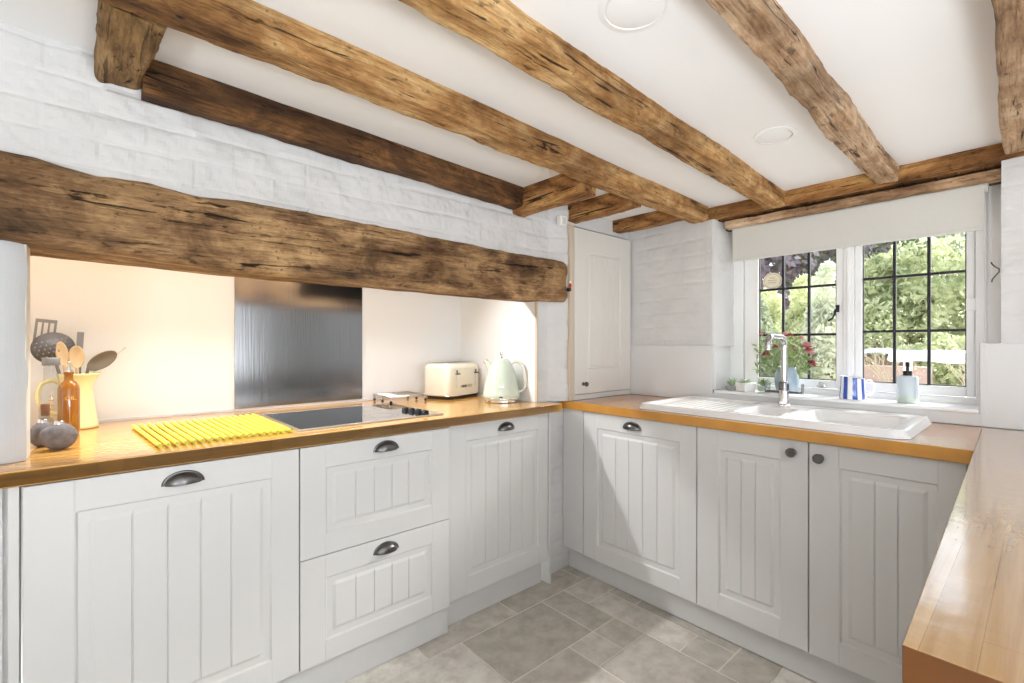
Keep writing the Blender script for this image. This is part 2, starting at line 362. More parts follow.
# alcove behind the wall cupboard
bm = BM(); box(bm, 1.885, 2.6, 2.2, 2.3, 0, 2.1); struct('wall_corner', bm, PLAST)
# wall_east with the window opening
ZS, ZT = .972, 1.90
Y0, Y1 = .105, 1.165
bm = BM()
masonry(bm, Y1 + .012, 2.2, 1.215, 2.0, lambda u, v, h: (XW - h * .6, u, v), seed=11, vtop=lambda u: 1.975 if u > 1.21 else 1.90)
masonry(bm, -2.6, Y0, 1.225, 2.0, lambda u, v, h: (XW - h * .6, u, v), seed=13, step=.012)
box(bm, XW + .012, 2.74, Y1 + .012, 2.3, 0, 1.975)
box(bm, XW + .012, 2.74, -2.6, Y0, 0, 2.05)
box(bm, XW, 2.74, Y0, Y1 + .012, 0, ZS - .012)
box(bm, 2.56, 2.74, Y0, Y1 + .012, ZT, 2.1)
# rough left reveal with its rounded arris
def rev(u, v):
    t = u; e = .013 * noise.noise(Vector((v * 9, 1, t * 2))) + .005 * noise.noise(Vector((v * 30, 5, t * 6)))
    if t < .25:
        a = (1 - t / .25) * PI / 2
        return (XW + .012 - .012 * math.sin(a), Y1 + .012 - .012 * math.cos(a) + e * .5 + .002, v)
    s = (t - .25) / .75
    return (XW + .012 + s * .20, Y1 - .032 * s + e * .5, v)
grid(bm, [i / 24 for i in range(25)], [1.215 + .0115 * i for i in range(60)], rev)
struct('wall_east', bm, BRICKW, smooth=False)
# smooth white splash boards round the sink
bm = BM()
box(bm, XW - .012, XW, Y1 + .002, 1.74, .921, 1.218)
box(bm, XW - .0118, XW + .002, .156, Y1 + .002, .921, ZS - .004)
box(bm, XW - .012, XW, -.55, .158, .921, 1.228)
box(bm, XW - .002, 2.64, Y1 - .008, Y1 + .004, ZS + .01, 1.216)
struct('trim_4', bm, TILEW, bevel=.0025)
bm = BM(); box(bm, XW - .016, XW - .0119, .140, .1585, ZS - .006, 1.230); box(bm, XW - .010, XW + .03, .155, .162, ZS - .006, 1.230)
struct('trim_5', bm, TILEW, bevel=.001)
bm = BM(); box(bm, XW - .020, 2.72, .162, Y1 - .008, ZS - .004, ZS + .010)
struct('trim_6', bm, SILLW, bevel=.004)
bm = BM(); box(bm, 2.492, 2.60, .10, 1.17, 1.884, 1.905); box(bm, 2.565, 2.60, .10, 1.17, 1.84, 1.884); struct('trim_gap_shade', bm, OAK_D)  # added dark boards that colour in the shade of the gap above the lintel
# rear of the room (behind the camera)
bm = BM(); box(bm, -2.7, -2.6, -2.7, 1.8, 0, 2.2); struct('wall_west', bm, PLAST)
bm = BM()
box(bm, -2.7, 2.74, -2.7, -2.6, 0, .5); box(bm, -2.7, -2.2, -2.7, -2.6, .5, 2.2); box(bm, 1.6, 2.74, -2.7, -2.6, .5, 2.2); box(bm, -2.2, 1.6, -2.7, -2.6, 1.9, 2.2)
struct('wall_south', bm, PLAST)

# ------------------------------------------------------------------ window_1
XF = 2.64
def zbox(bm, x0, x1, y0, y1, z0, z1): box(bm, x0, x1, y0, y1, z0, z1)
win = empty('window_1', (2.68, .62, ZS), kind='structure')
def W(bm): xform(bm, Matrix.Translation((-2.68, -.62, -ZS))); return bm
bm = BM()
zbox(bm, XF, 2.74, 1.09, 1.176, ZS, 1.9); zbox(bm, XF - .02, 2.74, Y0 - .0, .183, ZS, 1.9); zbox(bm, XF, 2.74, .588, .63, ZS + .03, 1.86)
zbox(bm, XF, 2.74, .183, 1.09, ZS, ZS + .035); zbox(bm, XF, 2.74, .183, 1.09, 1.80, 1.9)
zbox(bm, XF - .008, XF, .602, .616, ZS + .035, 1.8); zbox(bm, XF - .03, XF - .02, .150, .158, ZS + .01, 1.9)
obj('frame', W(bm), UPVC, win, bevel=.004)
def casement(ya, yb, ga, gb, zs_):
    """ya>yb frame limits, ga>gb glass limits"""
    zb, zt, gz, gt = ZS + .038, 1.798, 1.05, 1.765
    bm = BM()
    zbox(bm, XF + .012, XF + .05, ga, ya - .002, zb, zt); zbox(bm, XF + .012, XF + .05, yb + .002, gb, zb, zt)
    zbox(bm, XF + .012, XF + .05, gb, ga, zb, gz); zbox(bm, XF + .012, XF + .05, gb, ga, gt, zt)
    c = obj('casement', W(bm), UPVC, win, bevel=.005)
    bm = BM(); zbox(bm, XF + .028, XF + .032, gb - .002, ga + .002, gz - .002, gt + .002); obj('pane', W(bm), PANE, c)
    bm = BM(); w = .0055
    for k in (1, 2):
        y = ga + (gb - ga) * k / 3; zbox(bm, XF + .022, XF + .038, y - w, y + w, gz, gt)
    for z in zs_: zbox(bm, XF + .0225, XF + .0375, gb, ga, z - w, z + w)
    b = .004
    zbox(bm, XF + .024, XF + .036, ga - b, ga, gz, gt); zbox(bm, XF + .024, XF + .036, gb, gb + b, gz, gt); zbox(bm, XF + .024, XF + .036, gb, ga, gz, gz + b)
    obj('glazing_bars', W(bm), BLACKM, c)
    return c
c1 = casement(1.089, .628, 1.015, .662, (1.273, 1.512))
c2 = casement(.590, .184, .560, .212, (1.283, 1.525))
bm = BM()   # curved black casement fastener
tube(bm, [(XF + .004, .655, 1.395), (XF - .018, .657, 1.385), (XF - .020, .660, 1.365), (XF - .020, .668, 1.348), (XF - .020, .686, 1.337)], [.006, .006, .0055, .005, .006], 8)
zbox(bm, XF + .004, XF + .014, .648, .662, 1.378, 1.412)
h = obj('casement_handle', W(bm), BLACKM, c1, smooth=True, autosmooth=40); h['label'] = 'curved black casement fastener'
bm = BM(); tube(bm, [(XF, .72 + .016 * math.cos(a), 1.018 + .02 * math.sin(a)) for a in [PI * i / 8 for i in range(9)]], .003, 6); zbox(bm, XF - .004, XF + .012, .70, .74, 1.012, 1.020)
obj('stay_pin', W(bm), CHROME, c1, smooth=True, autosmooth=40)
bm = BM(); zbox(bm, XF - .002, XF + .014, .176, .212, 1.36, 1.41); obj('hinge', W(bm), UPVC, c2, bevel=.003)

# oval sticker on the pane
bm = BM(); n = 40
for xx, rr in ((0, 1), (-.0012, 1)): pass
lathe(bm, [(.001, 0), (.047, 0), (.047, .0012), (.001, .0012)], 40); xform(bm, Matrix.Rotation(-PI / 2, 4, 'Y') @ Matrix.Scale(.92, 4, (1, 0, 0)))
st = obj('window_sticker', bm, STICK, loc=(XF + .0265, .950, 1.557)); tag(st, 'round cream sticker on the top left pane of the left casement', 'sticker')
bm = BM()
for r in (.040,):
    tube(bm, [(0, r * math.cos(2 * PI * i / 40), r * .92 * math.sin(2 * PI * i / 40)) for i in range(41)], .0012, 4)
for zz, wd in ((.016, .012), (.004, .022), (-.008, .018)): box(bm, -.001, .001, -wd, wd, zz - .0015, zz + .0015)
obj('printed_ring', bm, plain('sticker_ink', (.42, .33, .22, 1), .6), st, loc=(-.0016, 0, 0))

# roller blind
bl = empty('roller_blind', (2.525, .62, 1.83), label='pale grey roller blind half lowered over the top of the window', cat='blind')
bm = BM(); box(bm, -.0012, .0012, -.468, .475, -.160, .0); obj('fabric', bm, BLIND, bl)
bm = BM(); box(bm, -.005, .005, -.468, .475, -.170, -.158); obj('bottom_bar', bm, BLIND, bl, bevel=.002)
bm = BM(); tube(bm, [(.0215, -.478, -.004), (.0215, .478, -.004)], .02, 20); obj('roller', bm, BLIND, bl, smooth=True, autosmooth=40)
bm = BM(); tube(bm, [(.012, -.482, -.005), (.012, -.485, -.35)], .0012, 5); obj('pull_chain', bm, UPVC, bl)

# wire hook at the edge of the right hand brickwork
bm = BM()
tube(bm, [(2.490, .132, 1.530), (2.488, .130, 1.522), (2.472, .120, 1.508), (2.456, .110, 1.499), (2.456, .110, 1.488), (2.472, .120, 1.478), (2.488, .129, 1.466), (2.490, .131, 1.456)], .0024, 8)
tag(obj('wire_hook', bm, PEWTER, smooth=True), 'bent dark wire hook at the edge of the brickwork right of the window', 'hook')

# ------------------------------------------------------------------ timbers
def timber(name, mat, p0, p1, w, h, label, seed=0, wane=.012, seg=60, drop0=None, cut=0, chamf=.25, slope=0, group='old oak ceiling timbers', cat='beam', w1=None, h1=None, uneven=.008, up=.02):
    """rough hewn baulk from p0 to p1 (centre of its top face); local X runs along the grain"""
    p0, p1 = Vector(p0), Vector(p1); ln = (p1 - p0).length; d = (p1 - p0).normalized()
    bm = BM(); w1 = w1 or w; h1 = h1 or h; rings = []
    n_side = 7
    def sec(ww, hh):
        pts = []; r = chamf * min(ww, hh)
        cs = [(-ww / 2, up), (-ww / 2, -hh), (ww / 2, -hh), (ww / 2, up)]
        for k in range(n_side + 1): pts.append((-ww / 2, up + (-hh + r - up) * k / n_side))
        for k in range(1, 4): a = PI / 2 * k / 4; pts.append((-ww / 2 + r - r * math.cos(a), -hh + r - r * math.sin(a)))
        for k in range(n_side + 1): pts.append((-ww / 2 + r + (ww - 2 * r) * k / n_side, -hh))
        for k in range(1, 4): a = PI / 2 * k / 4; pts.append((ww / 2 - r + r * math.sin(a), -hh + r - r * math.cos(a)))
        for k in range(n_side + 1): pts.append((ww / 2, -hh + r + (up + hh - r) * k / n_side))
        return pts
    for i in range(seg + 1):
        t = i / seg; x = ln * t; ww = w + (w1 - w) * t; hh = h + (h1 - h) * t
        bow = uneven * noise.noise(Vector((x * 1.7, seed * 3.3, 0))); bowz = uneven * .8 * noise.noise(Vector((x * 1.9, seed * 3.3, 8)))
        ring = []
        for (y, z) in sec(ww, hh):
            q = Vector((x, y, z))
            dy = wane * .6 * noise.noise(Vector((x * 3.5, y * 9, z * 9 + seed))) + .0035 * noise.noise(Vector((x * 12, y * 30, z * 30 + seed))) + .0025 * noise.noise(Vector((x * 45, y * 60, z * 60 + seed)))
            dz = wane * .6 * noise.noise(Vector((x * 3.5, y * 9 + 7, z * 9 + seed))) + .0035 * noise.noise(Vector((x * 14, y * 30 + 5, z * 30 + seed))) + .0025 * noise.noise(Vector((x * 45, y * 60 + 5, z * 60 + seed)))
            s = 1 if z < 0 else .3
            ring.append(bm.verts.new((x, y + bow + dy * s, z + (bowz + dz) * s)))
        rings.append(ring)
    m = len(rings[0])
    for a, b in zip(rings, rings[1:]):
        for k in range(m): bm.faces.new((a[k], a[(k + 1) % m], b[(k + 1) % m], b[k]))
    bm.faces.new(rings[0][::-1]); bm.faces.new(rings[-1])
    o = obj(name, bm, mat, smooth=True, autosmooth=50)
    rz = math.atan2(d.y, d.x); ry = -math.asin(d.z)
    o.location = p0; o.rotation_euler = (0, ry, rz)
    tag(o, label, cat, group, 'thing'); return o
cz = ceil_z
# four joists running toward the window wall
timber('ceiling_beam', OAK_A, (-2.5, 1.315, cz(-2.5)), (2.43, 1.225, cz(2.43)), .10, .100, 'golden oak ceiling beam nearest the chimney breast wall, before its cross timbers', 1, w1=.092, h1=.074, seg=260, chamf=.08)
timber('ceiling_beam', OAK_B, (-2.5, .838, cz(-2.5)), (2.465, .862, cz(2.465)), .088, .094, 'knotty honey oak ceiling beam passing between the first beam and the two flush round discs', 2, w1=.088, h1=.066, seg=260, chamf=.15)
timber('ceiling_beam', OAK_C, (-2.5, .445, cz(-2.5)), (2.45, .432, cz(2.45)), .082, .068, 'pale pitted ceiling beam meeting the wall plate above the middle of the window', 3, w1=.075, h1=.064, seg=260, chamf=.08, wane=.016)
timber('ceiling_beam', OAK_C, (-2.5, -.10, cz(-2.5)), (2.40, .022, cz(2.40)), .13, .075, 'pale worm-holed ceiling beam ending over the brickwork right of the window', 4, w1=.15, h1=.060, seg=120, chamf=.15)
# cross timbers
timber('trimmer_beam', OAK_G, (.062, 1.36, cz(.05)), (.050, 1.752, cz(.05)), .115, .070, 'short sawn stub timber between the first beam and the brick breast at the far left', 5, seg=24, wane=.02, chamf=.32, cat='timber', group='short cross timbers at the chimney breast', uneven=.003)
timber('trimmer_beam', OAK_F, (1.588, 1.297, cz(1.588)), (1.588, 1.748, cz(1.588)), .085, .112, 'amber cross timber butting against the end of the dark wall plate', 6, seg=24, cat='timber', group='short cross timbers at the chimney breast', chamf=.1, uneven=.003)
timber('trimmer_beam', OAK_F, (1.935, 1.295, cz(1.935)), (1.935, 1.712, cz(1.935)), .085, .085, 'middle cross timber above the small white sensor box and the wall cupboard', 7, seg=30, cat='timber', group='short cross timbers at the chimney breast', chamf=.1, uneven=.003)
timber('trimmer_beam', OAK_F, (2.345, 1.288, cz(2.345)), (2.345, 1.712, cz(2.345)), .085, .062, 'cross timber nearest the window wall, over the right side of the wall cupboard', 8, seg=30, cat='timber', group='short cross timbers at the chimney breast', chamf=.1, uneven=.003)
# dark plate on the breast
timber('wall_plate_beam', OAK_D, (.098, 1.705, cz(.11)), (1.545, 1.705, cz(1.53)), .075, .100, 'dark brown wall plate lying along the top of the white brick breast', 9, seg=60, chamf=.15, h1=.095, uneven=.004)
# plate over the window and the round lintel under it
timber('wall_plate_beam', OAK_F, (XW + .025, -.45, cz(2.46)), (XW + .025, 1.20, cz(2.46)), .06, .062, 'amber wall plate over the window carrying the joist ends', 10, seg=60, chamf=.1, h1=.062, uneven=.003, wane=.006)
timber('lintel_pole', OAK_C, (2.530, .108, 1.873), (2.530, 1.125, 1.873), .065, .036, 'thin rounded timber lintel directly above the roller blind', 12, seg=40, chamf=.48, group=None, cat='lintel', uneven=.002, wane=.004, up=0)

# bressummer : the big fireplace lintel
def sst(t): t = max(0, min(1, t)); return t * t * (3 - 2 * t)
def bressummer():
    prof = [(-.75, 1.70, 1.505, 1.50), (-.30, 1.705, 1.493, 1.49), (-.19, 1.712, 1.488, 1.487), (-.13, 1.708, 1.487, 1.488), (-.09, 1.700, 1.482, 1.486), (.0, 1.688, 1.478, 1.484), (.12, 1.692, 1.470, 1.482), (.18, 1.688, 1.466, 1.478), (.24, 1.682, 1.463, 1.474), (.32, 1.688, 1.460, 1.470), (.42, 1.690, 1.458, 1.466), (.58, 1.690, 1.456, 1.462), (.80, 1.688, 1.452, 1.458), (1.0, 1.684, 1.450, 1.455), (1.25, 1.680, 1.447, 1.452), (1.50, 1.672, 1.446, 1.450), (1.72, 1.668, 1.446, 1.450), (1.84, 1.664, 1.448, 1.45), (1.892, 1.662, 1.450, 1.453)]
    def at(x):
        for a, b in zip(prof, prof[1:]):
            if a[0] <= x <= b[0]:
                t = (x - a[0]) / (b[0] - a[0]); t = t * t * (3 - 2 * t) if False else t
                return [p + (q - p) * t for p, q in zip(a[1:], b[1:])]
        return prof[-1][1:]
    bm = BM(); rings = []; n = 300; yf = 1.712
    for i in range(n + 1):
        x = -.75 + (1.890 + .75) * i / n; yb = 1.99 - .14 * max(0, min(1, (x - .1) / .8)); zt, zf, zb = at(x)
        if x > 1.71: ybx = 1.748
        else: ybx = yb
        e = max(0, (x - 1.862) / .028); pull = .012 * e * e
        zt += .006 * noise.noise(Vector((x * 7, 1, 0))) + .003 * noise.noise(Vector((x * 23, 1, 0))) - pull * .6; zf += .004 * noise.noise(Vector((x * 8, 5, 0))) + .002 * noise.noise(Vector((x * 25, 5, 0)))
        ring = []; yf = 1.712 - .026 * sst((x - 1.45) / .38)
        nf = 30
        for k in range(nf + 1):
            t = k / nf; z = zt + (zf - zt) * t
            rnd_ = .014 * (max(0, 1 - t / .12) ** 2 + max(0, (t - .9) / .1) ** 2)
            dy = .010 * noise.noise(Vector((x * 4, z * 9, 3))) + .005 * noise.noise(Vector((x * 14, z * 34, 7))) + .006 * noise.noise(Vector((x * 2.2, z * 16, 4))) + .003 * noise.noise(Vector((x * 40, z * 90, 9)))
            ring.append((x, yf + rnd_ + dy + pull, z))
        for k in range(1, 7):
            t = k / 6; ring.append((x, yf + .014 + (ybx - yf - .014) * t, zf + (zb - zf) * t + .003 * noise.noise(Vector((x * 9, t * 3, 2)))))
        ring.append((x, ybx, zt)); ring.append((x, yf + .03, zt + .001))
        rings.append([bm.verts.new(p) for p in ring])
    m = len(rings[0])
    for a, b in zip(rings, rings[1:]):
        for k in range(m): bm.faces.new((a[k], a[(k + 1) % m], b[(k + 1) % m], b[k]))
    bm.faces.new(rings[0][::-1]); bm.faces.new(rings[-1])
    o = obj('fireplace_beam', bm, OAK_E, smooth=True, autosmooth=55)
    tag(o, 'massive weathered oak beam spanning the cooking alcove under the white brick', 'beam', None, 'thing')
    return o
bressummer()

# small trinket in the notch of the beam end
t = empty('beam_ornament', (1.884, 1.668, 1.512), label='tiny red and white ornament at the notched end of the fireplace beam', cat='ornament')
bm = BM(); blob(bm, (0, 0, .024), .007, .007, .013); obj('body', bm, REDP, t, smooth=True)
bm = BM(); blob(bm, (0, 0, .042), .006, .006, .007); obj('head', bm, UPVC, t, smooth=True)
bm = BM(); box(bm, -.012, .004, -.004, .016, -.006, .012); obj('base', bm, BLACKP, t, bevel=.002)

# sensor box near the cupboard top
t = empty('sensor_box', (1.842, 1.690, 1.846), label='small white sensor box high on the brick breast beside the wall cupboard', cat='sensor')
boxo('case', (-.030, .022, -.018, .010, 0, .054), UPVC, t, .004); bm = BM(); box(bm, -.016, .010, -.024, -.017, .008, .044); obj('cover', bm, TRIMG, t, bevel=.002)
# flush ceiling discs
for (x, y, r, lb) in ((.93, .625, .066, 'flush white round ceiling disc between the two middle beams, nearer the camera'), (1.825, .642, .052, 'flush white round ceiling disc between the two middle beams, nearer the window')):
    z = cz(x); t = empty('ceiling_speaker', (x, y, z), label=lb, cat='ceiling fixture', group='flush round ceiling discs'); t.rotation_euler = (0, .033, 0)
    bm = BM(); lathe(bm, [(r + .018, .006), (r + .018, -.0035), (r + .004, -.006), (r + .004, .006)], 48, cap0=False, cap1=False); obj('ring', bm, CEILM, t, smooth=True, autosmooth=40)
    bm = BM(); lathe(bm, [(r, .006), (r, -.0045), (r - .004, -.006), (.001, -.006)], 48, cap0=False); obj('disc', bm, CEILM, t, smooth=True, autosmooth=40)

# ------------------------------------------------------------------ fronts
def lin(*segs): return sorted(set(round(s, 5) for s in segs))
def front(name, Wd, H, sl, sr, rt, rb, ngroove, parent, loc, mat=CAB, T=.02, e1=.005, flat=.020, e2=.011, d=.0065, raised=-.0015, first_off=None):
    """routed tongue-and-groove front in local x (0..W), z (0..H); its face looks to local -y"""
    gx = []
    a, b = sl + e1 + flat + e2, Wd - sr - e1 - flat - e2
    for k in range(1, ngroove + 1): gx.append(a + (b - a) * k / (ngroove + 1))
    us = [0, .0015, sl, sl + e1, sl + e1 + flat, a, b, Wd - sr - e1 - flat, Wd - sr - e1, Wd - sr, Wd - .0015, Wd]
    for g in gx: us += [g - .003, g, g + .003]
    for g in (sl, Wd - sr): us += [g - .0014, g - .0028, g + .0014]
    vs = [0, .0015, rb, rb + e1, rb + e1 + flat, rb + e1 + flat + e2, H - rt - e1 - flat - e2, H - rt - e1 - flat, H - rt - e1, H - rt, H - .0015, H]
    us = lin(*us); vs = lin(*vs)
    def dep(u, v):
        m = min(u - sl, Wd - sr - u, v - rb, H - rt - v)
        if m <= 1e-6:
            ed = min(u, Wd - u, v, H - v); jt = abs(u - (sl - .0014)) < 1e-4 or abs(u - (Wd - sr - .0014)) < 1e-4; return -.0015 if ed < 1e-6 else (-.0011 if jt else 0)
        if m <= e1 + 1e-6: return -d * m / e1
        if m <= e1 + flat + 1e-6: return -d
        t = min(1, (m - e1 - flat) / e2); z = -d + (d + raised) * t
        if t > .99:
            for g in gx:
                if abs(u - g) < 1e-4 : z -= .0042
        return z
    bm = BM()
    g = grid(bm, us, vs, lambda u, v: (u, -dep(u, v), v))
    # sides and back
    edge = [g[i][0] for i in range(len(us))] + [g[-1][j] for j in range(1, len(vs))] + [g[i][-1] for i in range(len(us) - 2, -1, -1)] + [g[0][j] for j in range(len(vs) - 2, 0, -1)]
    bk = [bm.verts.new((v.co.x, T, v.co.z)) for v in edge]; n = len(edge)
    for i in range(n): bm.faces.new((edge[i], edge[(i + 1) % n], bk[(i + 1) % n], bk[i]))
    bm.faces.new(bk)
    return obj(name, bm, mat, parent, loc=loc)
def cup_handle(parent, loc):
    a, hh, dp = .046, .033, .026
    bm = BM(); outer = []; nt_, ns = 24, 10
    def P(t, s, k):   # quarter ellipsoid, open below
        return Vector((k * a * math.cos(t) * math.cos(s), -dp * k * math.sin(s), hh * k * math.sin(t) * math.cos(s) ** .8))
    for k in (1.0, .93):
        g = [[bm.verts.new(P(PI * i / nt_, PI / 2 * j / ns * .985, k)) for j in range(ns + 1)] for i in range(nt_ + 1)]
        outer.append(g)
        for i in range(nt_):
            for j in range(ns): bm.faces.new((g[i][j], g[i + 1][j], g[i + 1][j + 1], g[i][j + 1]))
    # tilt : the cup's lip drops a little
    for i in range(nt_): bm.faces.new((outer[0][i][0], outer[0][i + 1][0], outer[1][i + 1][0], outer[1][i][0]))
    for j in range(ns):
        for i in (0, nt_): bm.faces.new((outer[0][i][j], outer[0][i][j + 1], outer[1][i][j + 1], outer[1][i][j]))
    # back flange
    fl = []
    for r in (.97, 1.13):
        fl.append([bm.verts.new((a * r * math.cos(PI * i / nt_), -.003, hh * r * math.sin(PI * i / nt_))) for i in range(nt_ + 1)])
    fb = [bm.verts.new((a * 1.13 * math.cos(PI * i / nt_), 0, hh * 1.13 * math.sin(PI * i / nt_))) for i in range(nt_ + 1)]
    for i in range(nt_):
        bm.faces.new((fl[0][i], fl[0][i + 1], fl[1][i + 1], fl[1][i])); bm.faces.new((fl[1][i], fl[1][i + 1], fb[i + 1], fb[i]))
    o = obj('handle', bm, PEWTER, parent, loc=loc, smooth=True); o['label'] = 'dark pewter cup handle'; return o
def knob(parent, loc, r=.017):
    bm = BM(); lathe(bm, [(r * .75, 0), (r * .75, .003), (r * .38, .006), (r * .36, .016), (r * .8, .019), (r, .024), (r, .028), (r * .86, .0315), (r * .5, .0325), (r * .42, .0315), (.001, .0315)], 28)
    xform(bm, Matrix.Rotation(PI / 2, 4, 'X')); o = obj('knob', bm, PEWTER, parent, loc=loc, smooth=True, autosmooth=35); o['label'] = 'dark pewter knob'; return o
def carcass(parent, Wd, dep, z0=.128, z1=.872, shelf=True, y0=.022):
    bm = BM(); t = .016
    box(bm, 0, t, y0, dep, z0, z1); box(bm, Wd - t, Wd, y0, dep, z0, z1); box(bm, t, Wd - t, y0, dep, z0, z0 + t); box(bm, t, Wd - t, dep - t, dep, z0 + t, z1)
    box(bm, t, Wd - t, y0, y0 + .03, z1 - .03, z1)
    if shelf: box(bm, t, Wd - t, y0 + .04, dep - t, .30, .30 + t)
    return obj('carcass', bm, CABIN, parent)
Z0, Z1 = .122, .875
# left run
t = empty('base_cabinet', (-.139, 1.655, 0), label='wide white base cabinet with a single grooved door at the left end of the run', cat='kitchen cabinet', group='white base cabinets')
carcass(t, .647, .70); d_ = front('door', .645, Z1 - Z0, .095, .083, .082, .078, 4, t, (.001, 0, Z0)); cup_handle(d_, (.325, 0, .700))
t = empty('base_cabinet', (.510, 1.655, 0), label='white base cabinet with two deep grooved drawers below the hob', cat='kitchen cabinet', group='white base cabinets')
carcass(t, .608, .70, shelf=False)
for z, hh, n in ((.494, .381, 'upper'), (Z0, .369, 'lower')):
    d_ = front('drawer', .600, hh, .085, .085, .078, .072, 4, t, (.001, 0, z)); cup_handle(d_, (.311, 0, hh - .052))
t = empty('base_cabinet', (1.124, 1.68, 0), label='white base cabinet with a grooved door below the kettle, next to the corner post', cat='kitchen cabinet', group='white base cabinets')
carcass(t, .602, .66); d_ = front('door', .600, Z1 - Z0, .088, .066, .074, .080, 4, t, (.001, 0, Z0)); cup_handle(d_, (.319, 0, .700))
bm = BM(); box(bm, 1.729, 1.744, 1.674, 1.738, 0, .878); p = obj('end_panel', bm, CAB, bevel=.002); tag(p, 'narrow white end panel standing to the floor in the cabinet corner', 'panel')
bm = BM(); box(bm, -.164, -.144, 1.665, 1.699, 0, .878); p = obj('end_panel', bm, CAB, bevel=.002); tag(p, 'thin white panel between the rough brick and the widest cabinet', 'panel')
# right run (faces -X)
R = -PI / 2
t = empty('base_cabinet', (1.905, 1.596, 0), R, 'white base cabinet with one cup-handled door, left of the double-door sink cabinet', 'kitchen cabinet', 'white base cabinets')
carcass(t, .618, .53); d_ = front('door', .616, Z1 - Z0, .088, .075, .076, .078, 4, t, (.001, 0, Z0)); cup_handle(d_, (.298, 0, .698))
t = empty('sink_cabinet', (1.905, .976, 0), R, 'white double-door cabinet with two round knobs under the sink', 'kitchen cabinet', 'white base cabinets')
carcass(t, .83, .53, shelf=False)
d_ = front('door', .414, Z1 - Z0, .092, .090, .078, .080, 2, t, (.001, 0, Z0)); knob(d_, (.366, 0, .710))
d_ = front('door', .405, Z1 - Z0, .092, .060, .074, .080, 2, t, (.419, 0, Z0)); knob(d_, (.034, 0, .704))
bm = BM(); box(bm, 0, .138, 0, .02, .126, .876); p = obj('corner_filler', bm, CAB, loc=(1.905, 1.738, 0), rot=(0, 0, R), bevel=.0015); tag(p, 'plain white filler strip in the corner beside the cup-handled right cabinet', 'panel')
bm = BM(); box(bm, 0, .04, 0, .02, .004, .868); p = obj('corner_filler', bm, CAB, loc=(1.907, .142, 0), rot=(0, 0, R), bevel=.0015); tag(p, 'plain white filler strip between the sink cabinet and the peninsula', 'panel')
# plinths
KICK = plain('plinth_paint', (.62, .615, .605, 1), .5, var=.05, vscale=9)
def plinth(dims, lb, loc=(0, 0, 0)):
    bm = BM(); box(bm, *dims); tag(obj('plinth', bm, KICK, bevel=.001), lb, 'plinth', 'white plinths')
plinth((-.139, 1.115, 1.676, 1.692, .002, .126), 'long white plinth under the two left-hand cabinets')
plinth((1.118, 1.712, 1.714, 1.730, .002, .126), 'short set-back white plinth beside the narrow end panel')
plinth((1.948, 1.964, .145, 1.735, .004, .126), 'scuffed white plinth under the cabinets below the window')
# peninsula base
t = empty('peninsula_cabinet', (1.86, .070, 0), PI, 'white cabinet carrying the worn peninsula worktop', 'kitchen cabinet')
carcass(t, 1.18, .56, z0=.0, z1=.878)
for k in range(2): d_ = front('door', .586, Z1 - Z0, .09, .09, .075, .08, 4, t, (.002 + .59 * k, 0, Z0)); knob(d_, (.55 if k == 0 else .035, 0, .705))

# wall cupboard in the corner
t = empty('wall_cupboard', (1.896, 1.680, .921), label='tall white corner cupboard with a grooved door standing on the worktop', cat='cupboard')
boxo('case', (.004, .558, .0225, .50, 0, .945), CABIN, t, .001)
boxo('stile', (.0, .030, 0, .022, 0, .945), GREYB, t, .002)['label'] = 'beige edge stile'
boxo('rail', (.031, .558, 0, .022, 0, .028), CAB, t, .002)
d_ = front('door', .516, .905, .112, .100, .115, .135, 4, t, (.033, -.004, .031), mat=plain('cupboard_paint', (.72, .70, .66, 1), .45, var=.015), e1=.004, flat=.010, e2=.006, d=.007); knob(d_, (.068, 0, .055), .013)

# ------------------------------------------------------------------ worktops
bm = BM()
for d in ((-.75, -.42, 1.642, 1.746), (-.42, 1.714, 1.642, 1.746), (1.714, 1.793, 1.642, 1.746), (-.42, 1.714, 1.746, YB - .001)): box(bm, d[0], d[1], d[2], d[3], .88, .92)
bmesh.ops.remove_doubles(bm, verts=bm.verts, dist=1e-5)
tag(obj('worktop', bm, TOP_L, bevel=.003), 'honey oak worktop running through the cooking alcove', 'worktop', 'oak worktops')
bm = BM()
hx0, hx1, hy0, hy1 = 1.975, 2.375, .33, .90
box(bm, 1.883, 2.445, .1435, hy0, .88, .92); box(bm, 1.883, 2.445, hy1, 1.738, .88, .92); box(bm, 1.883, hx0, hy0, hy1, .88, .92); box(bm, hx1, 2.445, hy0, hy1, .88, .92)
for v in bm.verts:
    if abs(v.co.y - .1435) < 1e-5: v.co.y = .0965 + .03 * (v.co.x - .615) + .0006
bm.normal_update()
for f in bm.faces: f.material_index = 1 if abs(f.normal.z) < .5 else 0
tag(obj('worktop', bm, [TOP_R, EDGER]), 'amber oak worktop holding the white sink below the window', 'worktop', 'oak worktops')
bm = BM(); box(bm, .615, 2.445, -.52, .1155, .88, .92)
for v in bm.verts:
    if v.co.y > 0: v.co.y = .0965 + .03 * (v.co.x - .615)
bm.faces.ensure_lookup_table(); bm.normal_update()
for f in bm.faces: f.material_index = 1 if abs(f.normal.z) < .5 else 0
tag(obj('worktop', bm, [TOP_P, EDGE], bevel=.0015), 'worn glossy oak worktop of the peninsula nearest the camera', 'worktop', 'oak worktops')

